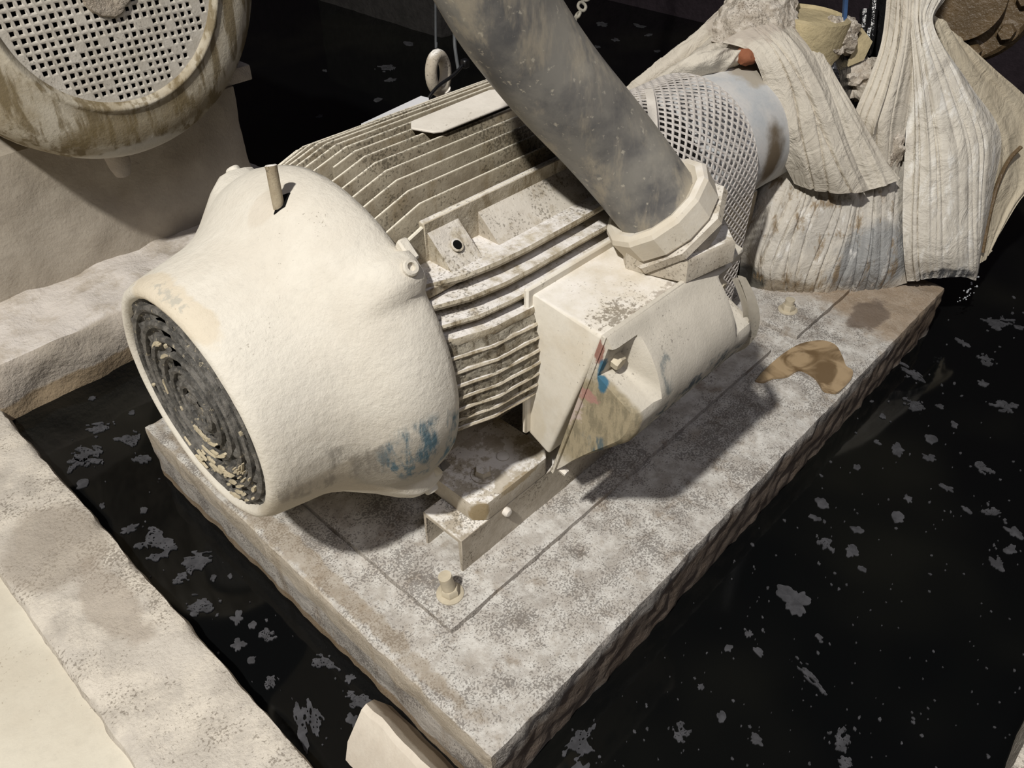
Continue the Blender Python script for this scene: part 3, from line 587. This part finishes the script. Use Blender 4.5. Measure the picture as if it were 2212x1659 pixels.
# ------------------------------------------------------------------ cloth
def cloth(name, cols, mat, label, cat, fold=(), nu=90, nv=70, th=.003, rough=0.0, seed=0, group=None, parent=None, edge=0.0):
    """cols: control columns (top to bottom) of (px, py, off); folds run down the columns"""
    C = [[bag(*p) for p in c] for c in cols]; G = []
    for j in range(nv + 1):
        row = [crom(c, (len(c) - 1) * j / nv) for c in C]; G.append([crom(row, (len(row) - 1) * i / nu) for i in range(nu + 1)])
    bm = NB(); F = []; B = []
    for j in range(nv + 1):
        rf = []; rb = []
        for i in range(nu + 1):
            p = G[j][i]; du = G[j][min(i + 1, nu)] - G[j][max(i - 1, 0)]; dv = G[min(j + 1, nv)][i] - G[max(j - 1, 0)][i]
            nn = du.cross(dv)
            nn = nn.normalized() if nn.length > 1e-12 else BAGN.copy()
            if nn.dot(CAM - p) < 0: nn = -nn
            u, v = i / nu, j / nv; h = 0
            for (cu, cv, wd, amp, slope) in fold:
                x = (u - cu - slope * (v - cv)) / wd; h += amp * math.exp(-abs(x) ** 1.6) * (.5 + .5 * math.cos(PI * min(1, abs(v - cv) / 1.1)))
            h += .006 * nz((u * 5 + seed, v * 2.0, seed), 1.3, seed) + .0007 * nz((u * 26, v * 5, seed), 1.0, seed + 2)
            if rough: h += rough * fbm((p.x, p.y, p.z), 38, 5, seed)
            if edge and (j == 0 or i == 0 or j == nv or i == nu): p = p + dv * .3 * nz((i * .37, j * .37, seed), 1.0)
            rf.append(bm.verts.new(p + nn * h)); rb.append(bm.verts.new(p + nn * (h - th)))
        F.append(rf); B.append(rb)
    for j in range(nv):
        for i in range(nu):
            bm.faces.new((F[j][i], F[j + 1][i], F[j + 1][i + 1], F[j][i + 1])); bm.faces.new((B[j][i], B[j][i + 1], B[j + 1][i + 1], B[j + 1][i]))
    for j in range(nv):
        for i in (0, nu): bm.faces.new((F[j][i], F[j + 1][i], B[j + 1][i], B[j][i]))
    for i in range(nu):
        for j in (0, nv): bm.faces.new((F[j][i], F[j][i + 1], B[j][i + 1], B[j][i]))
    return obj(name, bm, mat, parent, label, cat, group, sharp=60)
random.seed(11)
def pleats(n, wd=.02, amp=.012, u0=.05, u1=.95, sl=0.0):
    out = []
    for k in range(n):
        u = u0 + (u1 - u0) * (k + .5) / n + random.uniform(-.4, .4) * (u1 - u0) / n
        out.append((u, random.uniform(.2, .8), wd * random.uniform(.5, 1.4), amp * random.uniform(-.9, 1.1), random.uniform(-.04, .04) + sl))
    return out
cloth('wrap_cloth', [
    [(1672, 215, -.12), (1652, 330, -.10), (1628, 430, -.07), (1606, 520, -.05), (1596, 600, -.05)],
    [(1692, 290, -.04), (1676, 380, -.02), (1650, 480, -.005), (1630, 560, .0), (1640, 634, -.035)],
    [(1740, 370, .0), (1725, 430, .02), (1690, 510, .03), (1664, 590, .02), (1676, 650, -.03)],
    [(1790, 380, .01), (1775, 440, .03), (1745, 520, .04), (1720, 600, .03), (1718, 656, -.03)],
    [(1830, 380, .01), (1820, 450, .035), (1800, 530, .045), (1780, 600, .035), (1768, 657, -.03)],
    [(1870, 370, .01), (1865, 450, .035), (1855, 540, .045), (1842, 600, .03), (1826, 650, -.03)],
    [(1910, 350, .0), (1910, 440, .03), (1908, 530, .04), (1905, 590, .025), (1890, 634, -.03)],
    [(1962, 320, -.02), (1962, 440, .0), (1962, 530, .005), (1962, 580, .0), (1960, 612, -.01)]],
    'cloth_bag', 'pleated grey stained cloth wrapped low round the pump', 'cloth', pleats(12, .014, .007, sl=-.06) + [(u_, .6, .0045, -.0075, -.10 + .2 * random.random()) for u_ in (.22, .29, .36, .42, .5, .55, .61, .68, .72, .77, .80, .85, .9)], 190, 90, seed=1)
cloth('hanging_cloth', [
    [(1948, -150, -.06), (1955, -30, -.02), (1966, 60, .0), (1962, 200, .01), (1955, 330, .02), (1950, 460, .03), (1953, 560, .03), (1960, 608, .01)],
    [(1953, -150, -.03), (1968, -30, -.01), (1975, 60, .02), (1985, 200, .04), (1990, 330, .05), (1985, 460, .06), (1985, 550, .06), (1990, 604, .02)],
    [(1960, -150, -.02), (1985, -30, .0), (1985, 55, .03), (2010, 200, .05), (2030, 330, .065), (2035, 460, .075), (2035, 550, .075), (2036, 600, .04)],
    [(1968, -150, -.02), (2008, -30, .0), (1996, 50, .03), (2040, 190, .05), (2075, 325, .065), (2080, 460, .075), (2080, 550, .075), (2082, 599, .04)],
    [(1975, -150, -.03), (2030, -30, -.02), (2008, 50, .015), (2066, 180, .035), (2112, 300, .045), (2113, 420, .05), (2110, 540, .05), (2106, 605, .02)],
    [(1980, -150, -.06), (2050, -30, -.05), (2018, 55, -.02), (2095, 180, -.01), (2160, 286, -.02), (2146, 400, -.03), (2128, 500, -.04), (2114, 590, -.05)]],
    'cloth_white', 'whitish cloth hanging in long folds from a gathered top', 'cloth', pleats(11, .022, .007) + [(.86, .6, .006, -.012, .0), (.80, .6, .006, -.010, .02), (.12, .6, .005, -.010, .02), (.18, .6, .005, -.008, .03), (.70, .3, .006, -.008, .10), (.40, .25, .006, -.007, -.08)], 120, 110, seed=2)
cloth('crossing_cloth', [
    [(1928, -150, -.06), (1918, -30, -.02), (1904, 90, .0), (1876, 175, .02), (1846, 250, .02), (1852, 300, .0)],
    [(1934, -150, -.03), (1940, -30, .0), (1933, 80, .02), (1908, 180, .045), (1880, 262, .05), (1872, 320, .02)],
    [(1942, -150, -.03), (1965, -30, .0), (1955, 100, .03), (1935, 190, .05), (1914, 275, .055), (1906, 340, .03)],
    [(1950, -150, -.06), (1990, -30, -.02), (1980, 100, .0), (1968, 200, .02), (1955, 290, .02), (1940, 385, .0)]],
    'cloth_cream', 'cream cloth lobe crossing beside the dark gap of the pump', 'cloth', pleats(4, .05, .012) + [(.45, .5, .008, -.010, .2), (.7, .5, .008, -.010, .15), (.25, .7, .008, -.008, -.1)], 90, 70, seed=3)
cloth('side_sheet', [
    [(2016, 30, -.06), (2055, 140, -.07), (2105, 260, -.08), (2148, 300, -.08), (2140, 400, -.07), (2124, 480, -.06), (2112, 570, -.05)],
    [(2045, 55, -.08), (2105, 150, -.10), (2165, 235, -.12), (2190, 310, -.12), (2190, 400, -.11), (2160, 470, -.09), (2128, 560, -.07)],
    [(2078, 88, -.10), (2150, 150, -.12), (2225, 220, -.14), (2260, 300, -.14), (2250, 380, -.13), (2200, 440, -.11), (2140, 540, -.09)]],
    'cloth_sheet', 'tan stiff sheet folded behind the hanging cloth at the right edge', 'sheet', pleats(3, .07, .010), 50, 80, seed=4, th=.004, edge=.5)
cloth('draped_strip', [
    [(1560, 92, .06), (1618, 112, .095), (1650, 180, .095), (1680, 285, .09), (1692, 345, .06), (1716, 398, .03)],
    [(1602, 66, .07), (1655, 105, .11), (1700, 190, .12), (1728, 290, .12), (1750, 360, .105), (1772, 414, .07)],
    [(1656, 52, .07), (1705, 105, .11), (1755, 200, .13), (1790, 295, .13), (1815, 365, .12), (1836, 418, .10)],
    [(1712, 60, .04), (1756, 115, .07), (1800, 215, .09), (1832, 305, .095), (1856, 365, .095), (1880, 410, .09)]],
    'cloth_cream', 'broad cream cloth strip hanging over the front of the pump', 'cloth', [(.62, .55, .016, -.010, .16), (.30, .8, .012, -.010, -.25), (.45, .9, .012, -.008, -.35), (.78, .5, .05, .010, .1)], 90, 90, seed=5)
cloth('under_strip', [
    [(1725, 60, .03), (1770, 170, .05), (1815, 280, .06), (1850, 360, .06), (1872, 412, .06)],
    [(1752, 75, .03), (1800, 175, .05), (1850, 270, .065), (1890, 345, .07), (1915, 400, .07)],
    [(1765, 85, .0), (1812, 180, .02), (1868, 275, .035), (1910, 340, .045), (1945, 386, .05)]],
    'cloth_cream', 'narrow cream cloth strip tucked under the broad one', 'cloth', pleats(2, .06, .006), 50, 60, seed=6)
cloth('crusted_cloth', [
    [(1575, -30, -.05), (1560, 10, -.03), (1540, 45, .0), (1536, 90, .02)],
    [(1620, -40, -.03), (1612, 0, .03), (1596, 45, .055), (1600, 100, .06)],
    [(1690, -40, -.03), (1690, 0, .03), (1676, 45, .06), (1680, 100, .07)],
    [(1730, -30, -.08), (1722, 15, -.02), (1728, 60, .03), (1745, 110, .04)]],
    'crust', 'crusted cloth heap on top of the pump', 'cloth', (), 90, 70, seed=7, rough=.006)
cloth('trailing_cloth', [
    [(1580, -5, -.06), (1500, 70, -.06), (1430, 126, -.06), (1375, 170, -.06), (1325, 218, -.08)],
    [(1590, 25, .0), (1515, 88, -.03), (1445, 140, -.03), (1392, 182, -.03), (1350, 225, -.05)],
    [(1606, 70, .06), (1530, 108, .02), (1468, 150, -.01), (1420, 190, -.02), (1385, 230, -.05)],
    [(1620, 112, .06), (1560, 118, .0), (1500, 138, -.10), (1452, 178, -.12), (1420, 220, -.14)]],
    'cloth_cream', 'cream cloth trailing from the heap behind the mesh guard', 'cloth', [(.32, .5, .05, -.03, .05), (.12, .5, .06, .012, 0)], 60, 70, seed=8, rough=.004)
cloth('folded_flap', [
    [(1446, 168, .08), (1466, 140, .10), (1496, 118, .10), (1530, 106, .09)],
    [(1500, 169, .08), (1515, 140, .115), (1540, 118, .115), (1560, 104, .10)],
    [(1556, 160, .05), (1568, 138, .085), (1580, 122, .09), (1590, 108, .085)],
    [(1604, 136, .05), (1606, 128, .08), (1608, 120, .085), (1612, 108, .08)]],
    'cloth_cream', 'folded cream cloth flap lying on the pale barrel', 'cloth', [(.7, .3, .06, .008, .1)], 50, 40, seed=9)
sheet = [o for o in bpy.data.objects if o.name == 'side_sheet'][0]
bm = NB(); tube(bm, spline([bag(2205, 318, -.085), bag(2180, 345, -.075), bag(2158, 390, -.055), bag(2143, 440, -.045), bag(2130, 500, -.04), bag(2122, 545, -.04)], 24), .006, 8); obj('wet_streak', bm, 'wet_brown', sheet)
# dripping water at the wrap's corner
bm = NB(); random.seed(3)
for k in range(26):
    t = random.random(); c = bag(2112 - 38 * t + random.gauss(0, 5), 600 + 50 * t + random.gauss(0, 6), -.02); bmesh.ops.create_icosphere(bm, subdivisions=1, radius=random.uniform(.0012, .0032), matrix=Matrix.Translation(c))
obj('water_drops', bm, 'splash', label='water drops falling from the corner of the wrapped pump', cat='water', kind='stuff')
# brown slime puddle on the plinth
outl = [(1632, 822), (1650, 800), (1690, 765), (1730, 742), (1775, 735), (1805, 745), (1820, 770), (1828, 790), (1842, 800), (1838, 820), (1812, 845), (1795, 846), (1780, 842), (1765, 820), (1748, 806), (1725, 800), (1700, 812), (1672, 815), (1650, 824)]
bm = NB(); L = [on_z(x, y, .0065) for x, y in outl]; L = [crom(L + [L[0]], k * .25) for k in range(len(L) * 4)]; cc = sum(L, Vector()) / len(L); cc = on_z(1775, 785, .0075); vs = [bm.verts.new(p) for p in L]; vb = [bm.verts.new(p - Vector((0, 0, .006))) for p in L]
for k in range(len(L)): bm.faces.new((vs[k], vs[(k + 1) % len(L)], vb[(k + 1) % len(L)], vb[k]))
f_ = bm.faces.new(vs); bmesh.ops.triangulate(bm, faces=[f_]); obj('slime_puddle', bm, 'puddle_slime', label='brown slime puddle on the plinth beside the wrapped pump', cat='puddle')
# ------------------------------------------------------------------ pipe flange at the upper right
fl = thing('pipe_flange', (2.22, .42, .30), 'brown wet pipe flange with big bolts at the upper right corner', 'flange')
fc = Vector((2.25, .30, .86)); fa = Vector((-.75, .35, .28)).normalized()
FC = CAM + ray(2095, -10) * 2.62; fa = (Vector((-.8, -.15, .1))).normalized()
for k, (t0, t1, r) in enumerate(((0, .05, .215), (.085, .13, .20))):
    bm = NB(); lathe(bm, [(t0, r * .5), (t0, r - .012), (t0 + .012, r), (t1 - .012, r), (t1, r - .012), (t1, r * .5)], FC - fa * .06, fa, 48, None, lambda t, a, r_: .003 * nz((math.cos(a) * 4, math.sin(a) * 4, t * 20), 1.5)); fo = obj('flange_disc', bm, 'wet_brown', fl)
bm = NB(); cyl(bm, FC - fa * .30, FC + fa * .14, .12, 40); obj('pipe', bm, 'wet_brown', fl)
_, fu, fw = frame(fa)
for k in range(10):
    a = 2 * PI * k / 10 + .3; p = FC + (fu * math.cos(a) + fw * math.sin(a)) * .165 + fa * .068; bm = NB(); hexbolt(bm, p, fa, .026, .03, .005, 1.3, 6); obj('flange_bolt', bm, 'wet_brown', fl)
bm = NB(); cyl(bm, (FC.x + .1, FC.y + .05, WZ - .05), FC + Vector((.1, .05, 0)), .10, 32); obj('riser', bm, 'wet_shade_black', fl)
# ------------------------------------------------------------------ rear motor (axis along y)
m2 = thing('rear_motor', (.39, 2.05, .388), 'second motor with perforated round fan grille at the upper left', 'motor')
MC = Vector((.388, 0, .778)); lath = lambda bm, prof, n=128, f=None, caps=True: lathe(bm, prof, (MC.x, 0, MC.z), (0, 1, 0), n, (0, 0, 1), f, caps=caps)
bm = NB(); wob = lambda t, a, r: .0015 * nz((math.cos(a) * 4, math.sin(a) * 4, t * 12), 1.5)
lath(bm, [(1.572, .248), (1.560, .251), (1.555, .257), (1.549, .262), (1.548, .267), (1.552, .272), (1.556, .278), (1.557, .30), (1.562, .33), (1.572, .36), (1.590, .385), (1.615, .400), (1.65, .407), (1.70, .408), (1.90, .405), (1.93, .40), (1.93, .36)], 128, wob, False)
sh = obj('fan_shroud', bm, 'shroud_dust', m2, sharp=60)
bm = NB(); PT = .0183; HW = .0108; NC = 14; random.seed(8)
yF, yB = 1.561, 1.567
for ix in range(-NC, NC + 1):
    for iz in range(-NC, NC + 1):
        cx, cz = ix * PT, iz * PT; d = math.hypot(cx, cz)
        if d > .252 + PT * .6: continue
        o = [(cx - PT / 2, cz - PT / 2), (cx + PT / 2, cz - PT / 2), (cx + PT / 2, cz + PT / 2), (cx - PT / 2, cz + PT / 2)]
        O = [bm.verts.new((MC.x + x, yF + .0004 * random.random(), MC.z + z)) for x, z in o]
        clog = .04 + (.14 if (cx > .02 and cz < -.05) else 0)
        if d > .243 or d < .035 or random.random() < clog: bm.faces.new(O); continue
        h = HW / 2 * random.uniform(.85, 1.06); i_ = [(cx - h, cz - h), (cx + h, cz - h), (cx + h, cz + h), (cx - h, cz + h)]
        I = [bm.verts.new((MC.x + x, yF, MC.z + z)) for x, z in i_]; D = [bm.verts.new((MC.x + x, yB, MC.z + z)) for x, z in i_]
        for k in range(4): j = (k + 1) % 4; bm.faces.new((O[k], O[j], I[j], I[k])); bm.faces.new((I[k], I[j], D[j], D[k]))
obj('perforated_grille', bm, 'grille_plate', m2, kind='stuff', recalc=False)
bm = NB(); lath(bm, [(1.62, .001), (1.62, .30), (1.64, .30)], 48); obj('dark_interior', bm, 'black_cavity', m2)
bm = NB(); lath(bm, [(1.560, .062), (1.552, .058), (1.549, .046), (1.552, .034), (1.556, .02), (1.556, .001)], 40, lambda t, a, r: .006 * nz((math.cos(a) * 3, math.sin(a) * 3, t), 1.5)); obj('hub_boss', bm, 'crust', m2)
bm = NB(); lath(bm, [(1.93, .30), (1.93, .36), (2.6, .36), (2.62, .28)], 64); obj('body', bm, 'shroud_dust', m2)
bm = NB(); box(bm, .05, .80, 1.95, 2.5, .388, .45, .006); obj('foot_plate', bm, 'rear_concrete', m2)
bm = NB(); prism(bm, [(.70, 1.845, .385), (.86, 1.845, .385), (.86, 2.4, .385), (.70, 2.4, .385)], (0, 0, .045), .006, 2); obj('foot_flange', bm, 'rear_concrete', m2)
bm = NB(); tube(bm, [(.345, 1.70, .40), (.345, 1.70, .36), (.347, 1.702, .325), (.348, 1.703, .30)], [.032, .032, .028, .020], 20); obj('drain_spout', bm, 'rear_concrete', m2)
# ------------------------------------------------------------------ small things
# cable tie and white tag on the lifting eye
bm = NB(); e0 = Vector((.632, .742, .718)); tube(bm, spline([e0 + Vector((.035, -.03, .012)), e0 + Vector((.01, -.03, .0)), e0 + Vector((-.03, -.028, -.012)), e0 + Vector((-.06, -.03, -.030)), e0 + Vector((-.075, -.03, -.05))], 16), .0032, 8)
tie = obj('cable_tie', bm, 'black_plastic', label='black cable tie looped through the lifting eye', cat='cable tie')
bm = NB(); box(bm, .668, .682, .706, .720, .724, .740, .002, 1); obj('tie_head', bm, 'black_plastic', tie)
bm = NB(); prism(bm, [(.405, .692, .66), (.56, .692, .66), (.572, .7055, .696), (.554, .7055, .7045), (.414, .7055, .6935)], (0, .0012, -.0004)); obj('paper_tag', bm, 'white_paper', label='bright white tag edge behind the motor fins', cat='tag')
# thin cables hanging behind
bm = NB(); tube(bm, spline([CAM + ray(990, 150) * 1.62, CAM + ray(982, 90) * 1.63, CAM + ray(985, 20) * 1.60, CAM + ray(1000, -60) * 1.57, CAM + ray(1010, -500) * 1.5], 20), .0035, 8); obj('thin_cable', bm, 'wire_grey', label='thin grey cable rising from the lifting eye behind the hose', cat='cable')
bm = NB(); tube(bm, spline([CAM + ray(943, 92) * 2.6, CAM + ray(941, 40) * 2.6, CAM + ray(940, -600) * 2.6], 10), .004, 8); obj('thin_cable', bm, 'wire_grey', label='thin dark cable hanging far back left of the hose', cat='cable')
# chain
ch = thing('chain', CAM + ray(1240, 55) * 2.5, 'grey link chain hanging behind the hose', 'chain')
cpath = [(1300 - i * .4, -700 + i * 22) for i in range(30)] + [(1272, -40), (1266, -18), (1262, 4), (1252, 24), (1244, 42), (1238, 62), (1230, 80)]
for k in range(len(cpath) - 1):
    a = CAM + ray(*cpath[k]) * 2.5; b = CAM + ray(*cpath[k + 1]) * 2.5; d = b - a; d, u, w = frame(d); L = (b - a).length * .62
    if k % 2: u, w = w, u
    pts = []
    for i in range(24):
        g = 2 * PI * i / 24; pts.append((a + b) / 2 + d * (L * .55 * math.copysign(abs(math.cos(g)) ** .7, math.cos(g)) + 0) + u * (.013 * math.sin(g)))
    bm = NB(); tube(bm, pts + [pts[0]], .0048, 8, False); obj('chain_link', bm, 'chain_steel', ch)
# ------------------------------------------------------------------ foam on the water
BIG = [(1718, 1295, 66, 1.1, 0, 3), (1745, 1455, 66, 2.4, -.9, 2), (1250, 1612, 90, 1.4, .5, 5), (665, 1560, 120, 1.9, -1.0, 6), (337, 1177, 90, 1.5, -.2, 6), (420, 1213, 84, 1.7, .2, 5), (434, 1309, 72, 1.8, .1, 4), (185, 980, 70, 1.6, -.3, 5), (273, 945, 62, 2.0, -.2, 5), (215, 923, 52, 2.0, .1, 4), (703, 1430, 60, 1.6, -.2, 4), (774, 1512, 58, 1.8, -.1, 4)]
BL = ['trefoil shaped grey foam patch in the black water at right', 'long hooked grey foam patch below the trefoil one', 'large grey foam film at the bottom beside the plinth corner', 'long ragged foam patch near the caked beam in the left channel',
      'wide lacy foam patch in the middle of the left channel', 'lacy foam patch just right of the widest one in the left channel', 'foam patch shaped like wings in the left channel', 'branching foam patch near the upper end of the left channel', 'forked foam patch beside the plinth corner in the left channel', 'faint foam patch furthest up the left channel',
      'foam patch clinging to the plinth side in the left channel', 'small holed foam patch touching the plinth above the caked beam']
MED = [(1782, 1173, 40), (1855, 1145, 30), (1762, 1118, 28), (1776, 1085, 32), (1840, 1191, 26), (1941, 1118, 26), (2141, 1103, 34), (2154, 1217, 32), (2193, 1151, 30), (2185, 1186, 26), (1470, 1582, 38), (1558, 1549, 22), (1633, 1597, 26), (1640, 1408, 22), (1574, 1399, 20), (1862, 1228, 18), (1618, 1369, 17), (1514, 1483, 14), (1815, 1600, 42), (1826, 1650, 34), (1769, 1375, 16),
       (1973, 873, 38), (1967, 804, 50), (2130, 776, 36), (2167, 872, 58), (2011, 947, 28), (1940, 971, 30), (2007, 987, 24), (2130, 1015, 38), (2044, 1053, 24), (1851, 1009, 18), (2062, 917, 18), (2031, 877, 18), (1908, 899, 14), (2125, 828, 20), (2165, 700, 60), (2080, 740, 24), (1895, 955, 14), (1960, 1075, 18), (2090, 1100, 20),
       (307, 991, 45), (161, 1003, 45), (180, 1045, 26), (278, 1143, 32), (390, 1248, 38), (512, 1335, 30), (515, 1391, 30), (580, 1372, 34), (585, 1474, 36), (763, 1556, 32), (755, 1464, 22), (460, 1247, 12), (497, 1244, 14), (545, 1350, 18), (220, 1093, 12), (310, 1100, 16), (545, 1425, 20), (200, 860, 14), (285, 890, 16),
       (837, 146, 42), (702, 152, 14), (845, 172, 22), (883, 94, 26), (1300, 52, 26), (1380, 55, 26), (1330, 85, 20), (1400, 75, 18), (1290, 100, 16), (1420, 110, 16), (815, 215, 18), (690, 250, 14)]
random.seed(21)
def fleck(bm, px, py, size, asp, ang, lobes, seed):
    c = on_z(px, py, WZ + .0025); sc = (CAM - c).length / FPX; r0 = size * sc * .5 / asp * .82; n = 64 if lobes else 16; ca, sa = math.cos(ang), math.sin(ang)
    # view axes laid on the water: right and away
    rt = Vector((.686, -.728, 0)); aw = Vector((.728, .686, 0)); L = []
    for i in range(n):
        g = 2 * PI * i / n; d = Vector((math.cos(g), math.sin(g), 0)); rr = r0 * (1 + .75 * fbm(d, 1.4 if lobes else 1.0, 3, seed) + (.14 * math.cos(lobes * g + seed) if lobes else 0))
        rr = max(rr, r0 * .22); x, y = rr * asp * d.x, rr * d.y; x, y = x * ca - y * sa, x * sa + y * ca; L.append(c + rt * x + aw * y * 1.35)
    m = bm.verts.new(c + Vector((0, 0, .0012))); vs = [bm.verts.new(p) for p in L]; vb = [bm.verts.new(p - Vector((0, 0, .004))) for p in L]
    for i in range(n):
        j = (i + 1) % n; bm.faces.new((m, vs[i], vs[j])); bm.faces.new((vs[i], vb[i], vb[j], vs[j]))
def lace(bm, px, py, size, asp, ang, seed):
    c = on_z(px, py, WZ + .0030); sc = (CAM - c).length / FPX; L = size * sc * .5; ca, sa = math.cos(ang), math.sin(ang)
    rt = Vector((.686, -.728, 0)); aw = Vector((.728, .686, 0)); n = 30; g = {}; ok = {}
    for i in range(-n, n):
        for j in range(-n, n):
            u, v = (i + .5) / n * 1.5, (j + .5) / n * 1.5; d = math.hypot(u, v); f = .50 * fbm((u, v * 1.3, 0), 1.9, 5, seed)
            if 1 - d * 1.25 + 1.6 * f > .30 and abs(nz((u, v, 0), 5.0, seed + 3)) > .035: ok[i, j] = 1
    def V(i, j):
        if (i, j) not in g:
            x, y = i / n * 1.5 * L, j / n * 1.5 * L / asp; x, y = x * ca - y * sa, x * sa + y * ca; g[i, j] = bm.verts.new(c + rt * x + aw * y * 1.35)
        return g[i, j]
    for (i, j) in ok:
        if sum(((i + a, j + b) in ok) for a, b in ((1, 0), (-1, 0), (0, 1), (0, -1))) >= 2: bm.faces.new((V(i, j), V(i + 1, j), V(i + 1, j + 1), V(i, j + 1)))
    if not bm.faces: fleck(bm, px, py, size, asp, ang, 2, seed); return
    for _ in range(2): bmesh.ops.smooth_vert(bm, verts=bm.verts, factor=.5, use_axis_x=True, use_axis_y=True, use_axis_z=False)
    r = bmesh.ops.extrude_face_region(bm, geom=bm.faces[:])
    for v in r['geom']:
        if isinstance(v, bmesh.types.BMVert): v.co.z -= .004
for k, (px, py, s, asp, ang, lo) in enumerate(BIG):
    bm = NB(); (fleck(bm, px, py, s, asp, ang, lo, k + 1) if k < 1 else lace(bm, px, py, s * 1.25, asp, ang, k + 1)); obj('foam_patch', bm, 'foam', label=BL[k], cat='foam', group='foam patches on the water')
for k, (px, py, s) in enumerate(MED):
    reg = ('small grey foam fleck drifting in the left water channel', 'foam flecks in the left channel') if px < 800 and py > 800 else (('dim foam fleck on the dark water behind the motor', 'foam flecks behind the motor') if py < 300 else ('grey foam fleck drifting on the black water right of the plinth', 'foam flecks right of the plinth'))
    bm = NB(); fleck(bm, px, py, s, random.uniform(1.0, 1.7), random.uniform(-.9, .6), random.choice((0, 2)), k + 40) if s < 34 else lace(bm, px, py, s * 1.3, random.uniform(1.1, 1.8), random.uniform(-.9, .6), k + 40); obj('foam_fleck', bm, 'foam', label=reg[0], cat='foam', group=reg[1])
bm = NB()
for k in range(620):
    if k < 480: px, py = random.uniform(1150, 2230), random.uniform(640, 1680)
    else: px, py = random.uniform(30, 900), random.uniform(860, 1680)
    p = on_z(px, py, WZ)
    if -.01 < p.x < 1.84 and -.012 < p.y < 1.12: continue
    if p.x < -.17 or p.y > 1.55 or (p.x > .6 and p.y < -.59): continue
    fleck(bm, px, py, random.choice((2, 2.5, 3, 3, 4, 5, 7)), random.uniform(1, 1.6), random.uniform(-1, 1), 0, k)
obj('foam_specks', bm, 'foam', label='tiny foam specks scattered over the black water', cat='foam', kind='stuff')
